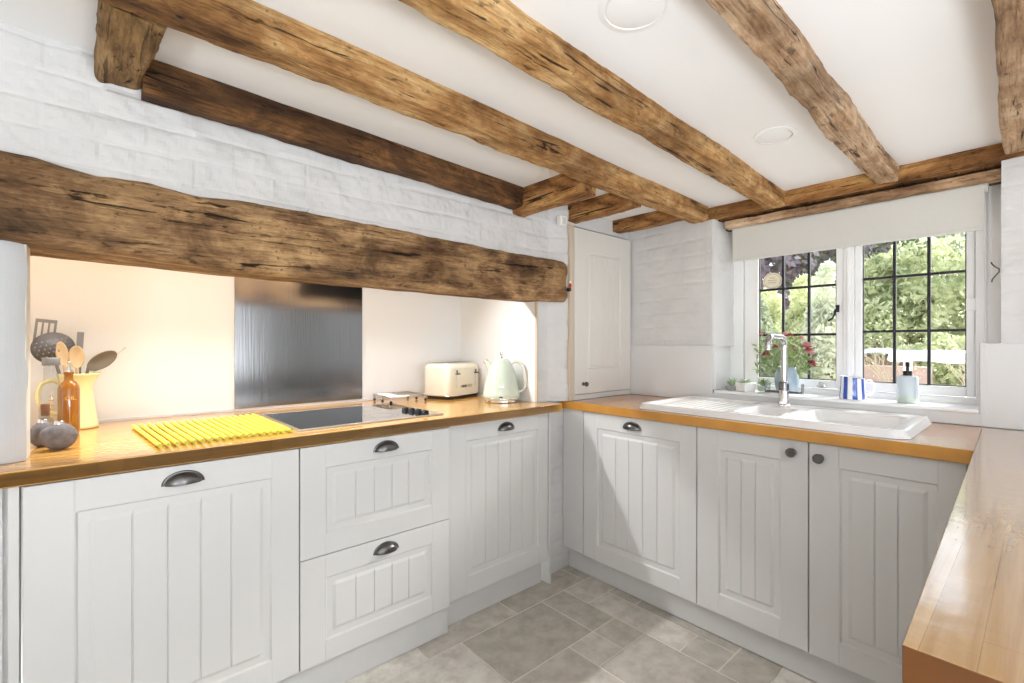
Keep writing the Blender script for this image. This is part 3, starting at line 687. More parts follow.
# ------------------------------------------------------------------ sink
def sstep(a, b, x): t = max(0, min(1, (x - a) / (b - a))); return t * t * (3 - 2 * t)
def rrect(x, y, x0, x1, y0, y1, r):
    cx, cy = (x0 + x1) / 2, (y0 + y1) / 2; dx = abs(x - cx) - (x1 - x0) / 2 + r; dy = abs(y - cy) - (y1 - y0) / 2 + r
    return math.hypot(max(dx, 0), max(dy, 0)) + min(max(dx, dy), 0) - r
sx0, sx1, sy0, sy1 = 1.918, 2.440, .285, 1.292
def sink_h(x, y):
    e = -rrect(x, y, sx0, sx1, sy0, sy1, .05); h = .921 + .026 * sstep(0, .016, e) - .004 * sstep(.03, .06, e)
    for (a, b, c, d, dp) in ((1.985, 2.365, .340, .655, .055), (1.995, 2.285, .700, .872, .055)):
        q = -rrect(x, y, a, b, c, d, .04); h -= dp * sstep(0, .022, q) + .0 * q
        h -= .012 * sstep(.022, .12, q)
    q = -rrect(x, y, 1.96, 2.39, .905, 1.262, .04); h -= .009 * sstep(0, .02, q)
    if q > .02: h += .0035 * (0.5 + .5 * math.cos((y - .905) * 2 * PI / .036)) * sstep(.02, .05, q)
    return h
bm = BM(); nx, ny = 75, 144
def sfn(u, v):
    x = sx0 + (sx1 - sx0) * u; y = sy0 + (sy1 - sy0) * v
    # round the plan corners by pulling grid points in
    e = rrect(x, y, sx0, sx1, sy0, sy1, .05)
    if e > 0:
        cx = min(max(x, sx0 + .05), sx1 - .05); cy = min(max(y, sy0 + .05), sy1 - .05); dd = Vector((x - cx, y - cy)).normalized() * .05; x, y = cx + dd.x, cy + dd.y
    return (x, y, sink_h(x, y))
g = grid(bm, [i / nx for i in range(nx + 1)], [j / ny for j in range(ny + 1)], sfn)
sk = empty('sink', (2.18, .79, .921), label='white ceramic double-bowl sink with drainer set in the amber worktop', cat='sink')
xform(bm, Matrix.Translation((-2.18, -.79, -.921))); obj('basin', bm, CERAM, sk, smooth=True)
for (x, y, nm) in ((2.175, .50, 'drain'), (2.14, .786, 'drain')):
    bm = BM(); lathe(bm, [(.034, 0), (.034, .003), (.026, .004), (.022, .002), (.001, .002)], 28); obj('drain', bm, CHROME, sk, loc=(x - 2.18, y - .79, sink_h(x, y) - .921 + .0006), smooth=True, autosmooth=40)
# tap
tp = empty('kitchen_tap', (2.345, .787, .9445), label='tall chrome swan-neck mixer tap with two levers behind the sink', cat='tap')
bm = BM(); lathe(bm, [(.026, 0), (.026, .006), (.021, .010), (.0205, .070), (.019, .074)], 28); obj('base', bm, CHROME, tp, smooth=True, autosmooth=40)
bm = BM(); lathe(bm, [(.0215, .072), (.0215, .105), (.017, .110)], 28); obj('collar', bm, TAPD, tp, smooth=True, autosmooth=40)
def arc(cx, cz_, r, a0, a1, n=8): return [(cx + r * math.cos(a0 + (a1 - a0) * i / n), 0, cz_ + r * math.sin(a0 + (a1 - a0) * i / n)) for i in range(n + 1)]
bm = BM(); pts = [(0, 0, .105), (0, 0, .18)] + arc(-.042, .272, .042, 0, PI / 2) + arc(-.146, .272, .042, PI / 2, PI) + [(-.188, 0, .256)]
tube(bm, pts, [.0135] * len(pts), 20); obj('spout', bm, TAPM, tp, smooth=True, autosmooth=60)
for s in (1, -1):
    bm = BM(); tube(bm, [(0, s * .018, .062), (0, s * .078, .062)], .0055, 12); tube(bm, [(0, s * .0765, .057), (0, s * .0765, .104)], .005, 12); obj('lever', bm, TAPD, tp, smooth=True, autosmooth=50)

# ------------------------------------------------------------------ alcove things
# steel splashback panel
bm = BM(); box(bm, .465, 1.065, YB - .009, YB - .0015, .933, 1.62)
def steel_panel():
    m, nt, b = new_mat('polished_steel_panel'); tc = N(nt, 'ShaderNodeTexCoord'); mp = N(nt, 'ShaderNodeMapping'); mp.inputs['Scale'].default_value = (60, 1, 1.2); L(nt, tc.outputs['Object'], mp.inputs[0])
    n = N(nt, 'ShaderNodeTexNoise', Scale=3.0, Detail=4.0); L(nt, mp.outputs[0], n.inputs['Vector'])
    b.inputs['Metallic'].default_value = 1; b.inputs['Base Color'].default_value = (.27, .275, .285, 1)
    rr = N(nt, 'ShaderNodeMapRange'); rr.inputs['To Min'].default_value = .10; rr.inputs['To Max'].default_value = .22; L(nt, n.outputs['Fac'], rr.inputs[0]); L(nt, rr.outputs[0], b.inputs['Roughness'])
    bp = N(nt, 'ShaderNodeBump', Strength=.12, Distance=.002); L(nt, n.outputs['Fac'], bp.inputs['Height']); L(nt, bp.outputs[0], b.inputs['Normal'])
    return m
tag(obj('splashback', bm, steel_panel(), bevel=.001), 'shiny steel splashback panel on the alcove wall behind the hob', 'splashback')
# hob
hb = empty('hob', (.83, 1.965, .9205), label='black glass hob with steel rim set in the honey worktop', cat='hob')
bm = BM(); box(bm, -.295, .285, -.232, .24, .0005, .0050); obj('glass', bm, GLASSB, hb, bevel=.0015)
bm = BM()
for d in ((-.305, -.2955, -.242, .25), (.2855, .295, -.242, .25), (-.2955, .2855, -.242, -.2325), (-.2955, .2855, .2405, .25)): box(bm, d[0], d[1], d[2], d[3], 0, .0055)
obj('rim', bm, STEEL, hb, bevel=.001)
bm = BM()
for (x, y, r) in ((-.15, -.10, .09), (-.15, .11, .07), (.07, .11, .095), (.07, -.11, .07)):
    for k in (1, .72): lathe(bm, [(r * k - .001, .0051), (r * k + .001, .0051)], 48, (x, y, 0), False, False)
obj('zone_markings', bm, plain('grey_print', (.10, .10, .105, 1), .2), hb)
for k in range(4):
    x, y = .212 + .006 * k, -.055 - .0475 * k
    bm = BM(); lathe(bm, [(.0165, .005), (.0165, .008), (.015, .010), (.014, .017), (.012, .019), (.001, .019)], 24, (x, y, 0)); box(bm, x - .002, x + .002, y - .013, y + .013, .018, .0215)
    o = obj('knob', bm, BLACKP, hb, smooth=True, autosmooth=40); o['label'] = 'black control knob'
# wire trivet
rk = empty('wire_rack', (1.215, 2.285, .9206), label='low black and silver wire rack on feet between the hob and the toaster', cat='rack')
bm = BM(); zt = .036
for k in range(13): y = -.10 + .2 * k / 12; tube(bm, [(-.105, y, zt), (.105, y, zt)], .0018, 6)
for x in (-.105, 0, .105): tube(bm, [(x, -.105, zt), (x, .105, zt)], .0026, 6)
for y in (-.105, .105): tube(bm, [(-.105, y, zt), (.105, y, zt)], .0026, 6)
obj('grid', bm, STEEL, rk, smooth=True)
for x in (-.105, .105):
    bm = BM(); tube(bm, [(x, -.105 + .21 * k / 14, zt - (.0 if k % 2 else .016)) for k in range(15)], .0018, 6); obj('side_lattice', bm, STEEL, rk, smooth=True)
for x in (-.10, .10):
    for y in (-.095, .0, .095):
        bm = BM(); tube(bm, [(x, y, zt), (x, y, .012)], .0025, 8); l_ = obj('leg', bm, STEEL, rk, smooth=True)
        bm = BM(); blob(bm, (x, y, .008), .0075, .0075, .0078, nu=14, nv=10); obj('foot', bm, BLACKP, l_, smooth=True)
# toaster
ts = empty('toaster', (1.545, 2.275, .9206), math.radians(17), label='cream four-slot toaster with two levers beside the kettle', cat='toaster')
def rbox_rings(prof, n=48, e=5.0):
    """superellipse plan section (a, b, z) rings"""
    bm = BM(); rings = []
    for a, b, z in prof:
        ring = []
        for i in range(n):
            t = 2 * PI * i / n; c, s = math.cos(t), math.sin(t)
            ring.append(bm.verts.new((a * math.copysign(abs(c) ** (2 / e), c), b * math.copysign(abs(s) ** (2 / e), s), z)))
        rings.append(ring)
    for p, q in zip(rings, rings[1:]):
        for i in range(n): bm.faces.new((p[i], p[(i + 1) % n], q[(i + 1) % n], q[i]))
    bm.faces.new(rings[0][::-1]); bm.faces.new(rings[-1]); return bm
obj('body', rbox_rings([(.150, .098, .016), (.152, .100, .022), (.152, .100, .165), (.149, .097, .182), (.141, .089, .192), (.128, .076, .196)], 64, 6), TOAST, ts, smooth=True)
obj('base', rbox_rings([(.140, .088, 0), (.146, .094, .002), (.148, .096, .0155)], 64, 6), BLACKP, ts, smooth=True, autosmooth=40)
obj('chrome_band', rbox_rings([(.1535, .1015, .0165), (.1545, .1025, .019), (.1535, .1015, .0225)], 64, 6), CHROME, ts, smooth=True)
bm = BM(); box(bm, -.122, .122, -.066, .066, .1945, .1985)
obj('top_plate', bm, STEEL, ts, bevel=.003)
for x in (-.088, -.030, .030, .088):
    bm = BM(); box(bm, x - .013, x + .013, -.058, .058, .1980, .1992); obj('slot', bm, BLACKP, ts)
for x in (-.088, .088):
    bm = BM(); box(bm, x - .004, x + .004, -.1024, -.0985, .062, .150); o = obj('lever_track', bm, STEEL, ts, bevel=.001)
    bm = BM(); box(bm, x - .014, x + .014, -.118, -.1020, .136, .144); box(bm, x - .003, x + .003, -.108, -.1, .144, .160); obj('lever', bm, PEWTER, o, bevel=.002)
bm = BM(); box(bm, -.052, .052, -.1030, -.099, .060, .076); pn = obj('control_panel', bm, plain('taupe_panel', (.48, .42, .33, 1), .4), ts, bevel=.001)
for x in (-.032, -.012): 
    bm = BM(); box(bm, x - .008, x + .008, -.1045, -.1025, .063, .073); obj('button', bm, BLACKP, pn, bevel=.001)
bm = BM(); box(bm, -.012, .012, -.1012, -.0985, .166, .170); obj('badge', bm, STEEL, ts)
# kettle : handle toward the right of the photo, spout opposite
kt = empty('kettle', (1.613, 1.914, .9206), math.atan2(-.661, .750), 'pale green cone-shaped kettle at the right end of the alcove worktop', 'kettle')
bm = BM(); lathe(bm, [(.088, 0), (.092, .004), (.092, .014)], 48); obj('power_base', bm, CHROME, kt, smooth=True, autosmooth=40)
bm = BM(); lathe(bm, [(.094, .0145), (.098, .018), (.098, .045), (.0955, .050), (.090, .085), (.081, .125), (.069, .165), (.057, .193), (.050, .203)], 56); obj('body', bm, KET, kt, smooth=True, autosmooth=50)
bm = BM(); lathe(bm, [(.0975, .0185), (.0995, .021), (.0975, .0245)], 56, cap0=False, cap1=False); obj('band', bm, CHROME, kt, smooth=True)
bm = BM(); lathe(bm, [(.050, .2025), (.048, .210), (.036, .222), (.014, .229), (.010, .231)], 40); ld = obj('lid', bm, KET, kt, smooth=True, autosmooth=50)
bm = BM(); lathe(bm, [(.013, .229), (.010, .234), (.0065, .242), (.007, .250), (.010, .256), (.008, .263), (.001, .265)], 24); o = obj('lid_knob', bm, CHROME, ld, smooth=True, autosmooth=50)
bm = BM(); tube(bm, [(-.048, 0, .158), (-.060, 0, .180), (-.074, 0, .203), (-.084, 0, .214)], [.024, .020, .015, .0125], 18); obj('spout', bm, KET, kt, smooth=True, autosmooth=60)
bm = BM(); lathe(bm, [(.0138, -.003), (.0138, .004)], 18, cap0=False, cap1=True); xform(bm, Matrix.Translation((-.084, 0, .214)) @ Matrix.Rotation(-PI / 4.2, 4, 'Y')); obj('spout_tip', bm, CHROME, kt, smooth=True, autosmooth=40)
hp = [(.048, .195), (.070, .210), (.098, .205), (.116, .180), (.124, .145), (.126, .105), (.122, .072), (.104, .056), (.088, .056)]
bm = BM(); 
def flat_bar(bm, pts, w, t):
    rings = []
    for i, (x, z) in enumerate(pts):
        a = Vector(pts[max(i - 1, 0)]); b = Vector(pts[min(i + 1, len(pts) - 1)]); d = (b - a).normalized(); nrm = Vector((-d.y, d.x))
        rings.append([bm.verts.new((x + nrm.x * t * q, y * w, z + nrm.y * t * q)) for q, y in ((-1, -.6), (-.6, -1), (.6, -1), (1, -.6), (1, .6), (.6, 1), (-.6, 1), (-1, .6))])
    for p, q in zip(rings, rings[1:]):
        for k in range(8): bm.faces.new((p[k], p[(k + 1) % 8], q[(k + 1) % 8], q[k]))
    bm.faces.new(rings[0][::-1]); bm.faces.new(rings[-1])
flat_bar(bm, [(p.x, p.z) for p in curve_pts([(x, 0, z) for x, z in hp])], .013, .008); obj('handle', bm, plain('cream_plastic', (.72, .70, .60, 1), .3), kt, smooth=True, autosmooth=60)
bm = BM(); box(bm, -.009, .009, -.1015, -.097, .030, .036); obj('switch', bm, BLACKP, kt)
bm = BM(); box(bm, -.016, .016, -.0915, -.086, .082, .087); obj('badge', bm, STEEL, kt)

# roll-up drying mat
mt = empty('drying_mat', (.315, 1.955, .9206), label='yellow roll-up drying mat of thin tubes lying left of the hob', cat='mat')
nt_ = 18
for k in range(nt_):
    u = k / (nt_ - 1)
    xn, xf = .137 + (.497 - .137) * u, .097 + (.488 - .097) * u; yn, yf_ = 1.708, 2.19 + .008 * u
    bm = BM(); a = Vector((xn - .315, yn - 1.955, .0082)); b = Vector((xf - .315, yf_ - 1.955, .0082)); d = (b - a).normalized()
    tube(bm, [a + d * .006, b - d * .006], .0063, 14)
    o = obj('tube', bm, YEL, mt, smooth=True, autosmooth=50)
    for p_, q_ in ((a, a + d * .0065), (b - d * .0065, b)):
        bm = BM(); tube(bm, [p_, q_], .0060, 12); obj('end_cap', bm, GRN, o, smooth=True, autosmooth=50)
bm = BM()
for q in (.04, .44): box(bm, -.19, .19, -.245 + q, -.239 + q, .0005, .0025)
obj('cord', bm, GRN, mt)

# utensil jug
F_ = Vector((0, 1, 0)); R_ = Vector((1, 0, 0)); JC = Vector((-.055, 2.325, .9206)); MP = .00364; MX = .00268
jg = empty('utensil_jug', JC, 0, 'pale yellow enamel jug full of cooking utensils at the left of the alcove', 'jug')
bm = BM()
prof = [(.072, 0), (.077, .003), (.076, .010), (.067, .05), (.059, .10), (.056, .14), (.060, .17), (.068, .19), (.073, .197), (.071, .199), (.066, .190), (.057, .168), (.053, .14), (.056, .10), (.063, .05), (.070, .012), (.001, .012)]
lathe(bm, [(r_ * .78, z_) for r_, z_ in prof], 48, cap1=False)
for v in bm.verts:   # pouring lip
    if v.co.z > .165 and v.co.x > 0: v.co.x += .010 * ((v.co.z - .165) / .034) * max(0, math.cos(math.atan2(v.co.y, v.co.x))) ** 6
obj('body', bm, JUGY, jg, smooth=True)
bm = BM(); tube(bm, curve_pts([(-.044, 0, .165), (-.066, 0, .176), (-.092, 0, .164), (-.103, 0, .130), (-.096, 0, .092), (-.074, 0, .064), (-.048, 0, .056)]), .007, 12); obj('handle', bm, JUGY, jg, smooth=True)
def JP(px, py, dd=0): return JC + R_ * ((px - 78) * MX) + F_ * dd + Vector((0, 0, 1.226 - (py - 344) * MP - .9206))
def inside(px, dd=0): return JC + R_ * ((px - 78) * MX) + F_ * dd + Vector((0, 0, .05))
def tool(name, label, mat, base, tip, r=.004, mat2=None):
    """an Empty at the foot of a utensil; returns it with its axis frame"""
    b, t_ = Vector(base), Vector(tip); e = empty(name, b, label=label, cat='utensil', group='utensils in the yellow jug')
    bm = BM(); tube(bm, [(0, 0, 0), (t_ - b) * .5, (t_ - b)], r, 10); obj('shaft', bm, mat, e, smooth=True, autosmooth=60)
    return e, t_ - b
def paddle(pts_fn, M, mat, parent, name, nu=18, nv=10, thick=.002):
    bm = BM(); g1 = grid(bm, [i / nu for i in range(nu + 1)], [j / nv for j in range(nv + 1)], pts_fn)
    xform(bm, M); o = obj(name, bm, mat, parent, smooth=True)
    s = o.modifiers.new('solid', 'SOLIDIFY'); s.thickness = thick; s.offset = 0
    return o
def frame_at(p, ax, face=None):
    """local z along ax, local y toward the camera side"""
    z = Vector(ax).normalized(); y = -(face or F_); y = (y - z * y.dot(z)).normalized(); x = y.cross(z)
    M = Matrix((x, y, z)).transposed().to_4x4(); M.translation = p; return M
def oval(a, b, cup):
    def fn(u, v):
        th = (u - .5) * PI; s = math.sin(th); w = math.sqrt(max(0, 1 - s * s)); q = (v - .5) * 2
        return (a * w * q, -cup * (1 - (w * q) ** 2) * (1 - s * s), b * (1 + s))
    return fn
# spoons, slice, skimmer
e, ax = tool('wooden_spoon', 'slim pale wooden spoon standing in front of the slotted skimmer', WSPOON, inside(74, -.02), JP(65.5, 364, -.045), .005)
paddle(oval(.0155, .042, .006), frame_at(ax * .985, ax), WSPOON, e, 'bowl', thick=.005)
e, ax = tool('wooden_spoon', 'broad round-headed wooden spoon right of the slim one', WSPOON, inside(80, -.015), JP(78, 367, -.035), .005)
paddle(oval(.0215, .040, .007), frame_at(ax * .985, ax), WSPOON, e, 'bowl', thick=.005)
e, ax = tool('spatula', 'grey flat-handled tool standing upright behind the wooden spoons', GREYP, inside(80, .02), JP(80, 348, .02), .005)
bm = BM(); box(bm, -.0095, .0095, -.003, .003, 0, .066); xform(bm, frame_at(ax * .97, ax + R_ * .012)); obj('grip', bm, GREYP, e, bevel=.002)
e, ax = tool('serving_spoon', 'dark bronze serving spoon leaning over the right rim', OLIVE, inside(78, 0), JP(89, 368, -.01), .005)
paddle(oval(.026, .050, .012), frame_at(ax * .97, (R_ * .72 + Vector((0, 0, .56)))), OLIVE, e, 'bowl', thick=.003)
e, ax = tool('skewer', 'thin metal skewer sticking far out over the right rim', STEEL, JP(84, 381, .015), JP(128, 348.5, .02), .0022)
bm = BM(); blob(bm, ax, .004, .004, .004, nu=10, nv=8); obj('tip', bm, STEEL, e, smooth=True)
e, ax = tool('skimmer', 'large dark perforated skimmer bowl above the clear bottle', DGREY, inside(76, .0), JP(64, 360, .0), .005)
Mx = frame_at(JP(55, 348, -.01) - Vector(e.location), Vector((0, 0, 1)) + R_ * -.25, Vector((-.25, 1, .35)))
bm = BM(); a, b = .058, .056
def bowl_fn(u, v):
    r = v; th = u * 2 * PI
    return (a * r * math.cos(th), .044 * (1 - r * r), b * r * math.sin(th))
grid(bm, [i / 40 for i in range(41)], [.02 + .98 * j / 12 for j in range(13)], bowl_fn); bmesh.ops.remove_doubles(bm, verts=bm.verts, dist=1e-5); xform(bm, Mx)
o = obj('bowl', bm, DGREY, e, smooth=True); s = o.modifiers.new('solid', 'SOLIDIFY'); s.thickness = .003
bm = BM()
for i in range(7):
    for j in range(5):
        u, v = (i - 3) * .013 + (.0065 if j % 2 else 0), (j - 2) * .013
        rr = (u / a) ** 2 + (v / b) ** 2
        if rr < .7: blob(bm, (u, .044 * (1 - rr) + .001, v), .0028, .0014, .0028, nu=8, nv=6)
xform(bm, Mx); obj('holes', bm, plain('hole_plastic', (.20, .19, .185, 1), .6), o)
e, ax = tool('fish_slice', 'grey slotted fish slice at the far left of the jug', GREYP, inside(72, .035), JP(53, 352, .045), .005)
bm = BM()
for (x0, x1, za, zb) in ((-.028, .028, 0, .024), (-.028, .028, .084, .096), (-.028, -.021, .024, .084), (-.0105, -.0055, .024, .084), (.0055, .0105, .024, .084), (.021, .028, .024, .084)):
    box(bm, x0, x1, -.0018, .0018, za, zb)
xform(bm, frame_at(JP(44, 346, .045) - Vector(e.location), Vector((0, 0, 1)) + R_ * .10)); obj('blade', bm, GREYP, e)

# oil bottle
def bottle(name, loc, prof, mat, label, group=None, cat='bottle'):
    e = empty(name, loc, -.72, label, cat, group)
    bm = BM(); lathe(bm, prof, 40); obj('body', bm, mat, e, smooth=True, autosmooth=60); return e
e = bottle('oil_bottle', (-.073, 2.185, .9206), [(.025, 0), (.028, .004), (.0285, .012), (.0285, .150), (.0265, .164), (.019, .176), (.0125, .182), (.0115, .188), (.0115, .203), (.0135, .205), (.0135, .211), (.011, .212)], AMBER, 'amber glass oil bottle with yellow lettering in front of the jug')
bm = BM(); lathe(bm, [(.0105, .2115), (.0105, .219), (.0055, .222), (.0045, .236), (.0055, .238), (.0055, .243), (.003, .247)], 18); obj('pourer', bm, STEEL, e, smooth=True, autosmooth=40)
cu = bpy.data.curves.new('oil_text', 'FONT'); cu.body = 'OIL.'; cu.size = .0175; cu.align_x = 'CENTER'; cu.extrude = .0003; cu.resolution_u = 3
to = bpy.data.objects.new('tmp_text', cu); COL.objects.link(to); bpy.context.view_layer.update()
me = bpy.data.meshes.new_from_object(to.evaluated_get(bpy.context.evaluated_depsgraph_get())); bpy.data.objects.remove(to)
for v in me.vertices:
    ph = v.co.x / .0287 - .62; r = .0288 + v.co.z; v.co = (r * math.cos(ph), r * math.sin(ph), .118 + v.co.y)
me.materials.clear(); me.materials.append(GOLD); lo = bpy.data.objects.new('lettering', me); COL.objects.link(lo); lo.parent = e; lo['label'] = 'yellow printed word on the bottle'
# clear bottle
e = bottle('glass_bottle', (-.113, 2.135, .9206), [(.026, 0), (.0288, .004), (.0290, .15), (.026, .168), (.0195, .185), (.018, .19), (.018, .236)], CLEAR, 'tall clear glass bottle with a dark grey cap and faint orange print')
bm = BM(); lathe(bm, [(.024, .004), (.0265, .006), (.0265, .045), (.001, .045)], 32); obj('contents', bm, plain('pale_syrup', (.62, .52, .36, 1), .2, trans=.4), e, smooth=True, autosmooth=40)
bm = BM(); lathe(bm, [(.0215, .236), (.022, .238), (.022, .258), (.020, .261), (.001, .261)], 32); obj('cap', bm, GREYP, e, smooth=True, autosmooth=40)
bm = BM()
for i, z in enumerate((.135, .122, .105, .092, .080, .066, .054)):
    n = 8; w = (.32, .5, .42, .55, .36, .5, .3)[i]
    for k in range(n):
        a0, a1 = -.78 - w / 2 + w * k / n, -.78 - w / 2 + w * (k + 1) / n; r = .0292
        bm.faces.new([bm.verts.new((r * math.cos(a), r * math.sin(a), zz)) for a, zz in ((a0, z), (a1, z), (a1, z + .005), (a0, z + .005))])
obj('print', bm, plain('orange_print', (.72, .40, .12, 1), .6), e)
# jar with brown stopper
e = empty('glass_jar', (-.122, 2.060, .9206), label='small clear jar with a brown stopper behind the speckled stones', cat='jar')
bm = BM(); lathe(bm, [(.018, 0), (.0205, .004), (.0205, .060), (.017, .070), (.011, .076), (.011, .090)], 32); obj('body', bm, thin_glass('jar_glass', (.86, .87, .86, 1), 1.5), e, smooth=True, autosmooth=60)
bm = BM(); lathe(bm, [(.001, .004), (.0185, .005), (.0185, .045), (.001, .045)], 32, cap0=False, cap1=False); obj('contents', bm, UPVC, e, smooth=True, autosmooth=40)
bm = BM(); lathe(bm, [(.0095, .082), (.0105, .092), (.0112, .116), (.0095, .119)], 20); obj('stopper', bm, BROWN, e, smooth=True, autosmooth=40)
# speckled stones
for (x, y, r, a, lb, sd) in ((-.084, 1.895, (.041, .034, .038), -.1, 'larger dark speckled stone at the left end of the worktop', 1), (-.124, 1.985, (.030, .032, .037), .3, 'smaller dark speckled stone half hidden behind the larger one', 2)):
    e = empty('stone', (x, y, .9206), a, lb, 'stone', 'speckled stones')
    bm = BM(); blob(bm, (0, 0, r[2] * .97), *r, seed=sd, amp=.10, freq=22, nu=40, nv=26)
    for v in bm.verts: v.co.z = max(v.co.z, .0005)
    obj('pebble', bm, STONE, e, smooth=True)
    bm = BM(); lathe(bm, [(.011, r[2] * 1.84), (.011, r[2] * 1.84 + .010), (.0085, r[2] * 1.84 + .013), (.001, r[2] * 1.84 + .013)], 20); obj('metal_cap', bm, CHROME, e, smooth=True, autosmooth=40)

# ------------------------------------------------------------------ window sill things
SZ = ZS + .0105
# striped jug/mug
e = empty('striped_mug', (2.495, .561, SZ), math.atan2(-.976, .219), 'white mug with cobalt blue vertical stripes on the window sill', 'mug', None)
bm = BM(); n = 48; prof = [(.046, 0), (.0475, .003), (.0475, .02), (.0445, .06), (.0435, .092), (.0440, .098), (.0420, .0985), (.0415, .092), (.0425, .06), (.0455, .012), (.001, .010)]
lathe(bm, prof, n, cap1=False)
for v in bm.verts:
    if v.co.z > .085: v.co.z += .006 * -v.co.x / .045
bm.faces.ensure_lookup_table()
for k, f in enumerate(bm.faces):
    c = f.calc_center_median()
    ang = math.atan2(c.y, c.x) % (2 * PI); f.material_index = 0
    if math.hypot(c.x, c.y) > .0436 and int(ang / (2 * PI) * 16) % 2 == 0 and .002 < c.z < .11 : f.material_index = 1
obj('body', bm, [CERAM, BLUEW], e, smooth=True)
bm = BM(); tube(bm, curve_pts([(.042, 0, .080), (.060, 0, .086), (.073, 0, .070), (.072, 0, .045), (.060, 0, .026), (.045, 0, .022)]), .005, 10); obj('handle', bm, CERAM, e, smooth=True)
# soap dispenser
e = empty('soap_dispenser', (2.525, .378, SZ), label='frosted pale blue soap bottle with a black pump on the window sill', cat='soap dispenser')
bm = BM(); lathe(bm, [(.032, 0), (.0355, .004), (.0355, .104), (.032, .110), (.016, .113)], 44); obj('bottle', bm, FROST, e, smooth=True, autosmooth=40)
bm = BM(); lathe(bm, [(.0340, .002), (.0358, .0035), (.0358, .028)], 44, cap0=False, cap1=False); obj('soap', bm, plain('pale_green_soap', (.66, .76, .66, 1), .25, trans=.3), e, smooth=True)
bm = BM(); lathe(bm, [(.0155, .113), (.0155, .130), (.014, .132), (.0055, .133), (.005, .152), (.001, .152)], 24); pm = obj('pump', bm, BLACKP, e, smooth=True, autosmooth=40)
bm = BM(); box(bm, -.0075, .0075, -.0065, .0065, .148, .168); tube(bm, [(0, 0, .162), (.020, .004, .164), (.034, .006, .158)], .0045, 10); obj('nozzle', bm, BLACKP, pm, bevel=.002)
# white square pot with small succulent
def leafy(bm, c, n, ln, w, rnd, up=.9, spread=1.0):
    for k in range(n):
        a = 2 * PI * k / n + rnd.random(); el = up * (.35 + .65 * rnd.random()); l_ = ln * (.7 + .5 * rnd.random())
        d = Vector((math.cos(a) * math.cos(el) * spread, math.sin(a) * math.cos(el) * spread, math.sin(el))); s = d.cross(Vector((0, 0, 1))).normalized(); m_ = Vector(c)
        pts = []
        for t, ww in ((0, .5), (.35, 1), (.7, .75), (1, .05)): pts.append((m_ + d * l_ * t + Vector((0, 0, -.15 * l_ * t * t)), ww * w))
        prev = None
        for p, ww in pts:
            cur = [bm.verts.new(p - s * ww), bm.verts.new(p + d.cross(s) * ww * .6), bm.verts.new(p + s * ww), bm.verts.new(p - d.cross(s) * ww * .6)]
            if prev:
                for q in range(4): bm.faces.new((prev[q], prev[(q + 1) % 4], cur[(q + 1) % 4], cur[q]))
            prev = cur
rnd = random.Random(3)
e = empty('potted_succulent', (2.50, 1.018, SZ), -.45, 'little white square pot with a low green succulent on the sill', 'pot plant', 'small plants on the sill')
bm = BM(); box(bm, -.036, .036, -.036, .036, 0, .046); 
for v in bm.verts:
    if v.co.z < .01: v.co.x *= .9; v.co.y *= .9
obj('pot', bm, CERAM, e, bevel=.004); bm = BM(); leafy(bm, (0, 0, .044), 26, .032, .006, rnd); obj('plant', bm, PALEG, e, smooth=True)
e = empty('potted_succulent', (2.53, .940, SZ), 0, 'small clear glass pot with a green sprig beside the tap', 'pot plant', 'small plants on the sill')
bm = BM(); lathe(bm, [(.024, 0), (.028, .003), (.030, .052), (.028, .052), (.026, .006), (.001, .005)], 32, cap1=False); obj('pot', bm, thin_glass('pot_glass', (.88, .92, .90, 1), 1.5), e, smooth=True, autosmooth=50)
bm = BM(); lathe(bm, [(.001, .006), (.0255, .0065), (.0265, .028), (.001, .030)], 24, cap0=False, cap1=False); obj('gravel', bm, plain('pale_gravel', (.70, .69, .66, 1), .8, var=.2, vscale=200), e)
bm = BM(); leafy(bm, (0, 0, .030), 18, .052, .006, rnd, 1.4); obj('plant', bm, LEAF, e, smooth=True)
e = empty('potted_succulent', (2.515, 1.092, SZ), 0, 'spiky pale succulent at the left end of the sill', 'pot plant', 'small plants on the sill')
bm = BM(); lathe(bm, [(.026, 0), (.030, .002), (.034, .022), (.031, .022), (.001, .018)], 28, cap1=False); obj('dish', bm, plain('grey_stoneware', (.30, .30, .30, 1), .6), e, smooth=True, autosmooth=50)
bm = BM(); leafy(bm, (0, 0, .022), 34, .052, .006, rnd, 1.3, .75); obj('plant', bm, PALEG, e, smooth=True)
# vase with flowers
vs_ = empty('flower_vase', (2.572, .850, SZ), label='blue grey vase of red and pink flowers on the sill behind the tap', cat='vase')
bm = BM(); lathe(bm, [(.040, 0), (.044, .004), (.050, .03), (.054, .07), (.048, .10), (.040, .115), (.043, .130), (.040, .130), (.037, .115), (.045, .095), (.048, .07), (.001, .01)], 40, cap1=False); obj('body', bm, VASE, vs_, smooth=True)
fl = empty('flower_bunch', (2.572, .850, SZ + .02), label='bunch of red and pink garden flowers with green leaves in the blue grey vase', cat='flowers')
heads = [(-.095, -.02, .165, REDF, .021), (-.055, -.045, .205, REDF, .014), (.062, .0, .245, PINKF, .016), (.085, -.02, .205, PINKF, .026), (.102, -.015, .178, PINKF, .024), (.088, -.035, .190, REDF, .018), (.110, -.03, .125, REDF, .020), (.120, -.02, .112, REDF, .014), (-.01, -.01, .27, PINKF, .014), (.018, .01, .262, REDF, .014), (-.115, -.01, .27, PINKF, .010), (.03, -.02, .20, PINKF, .012)]
RV = Vector((.53, -.848, 0))   # sideways as seen across the sill
FV = Vector((-.848, -.53, 0))
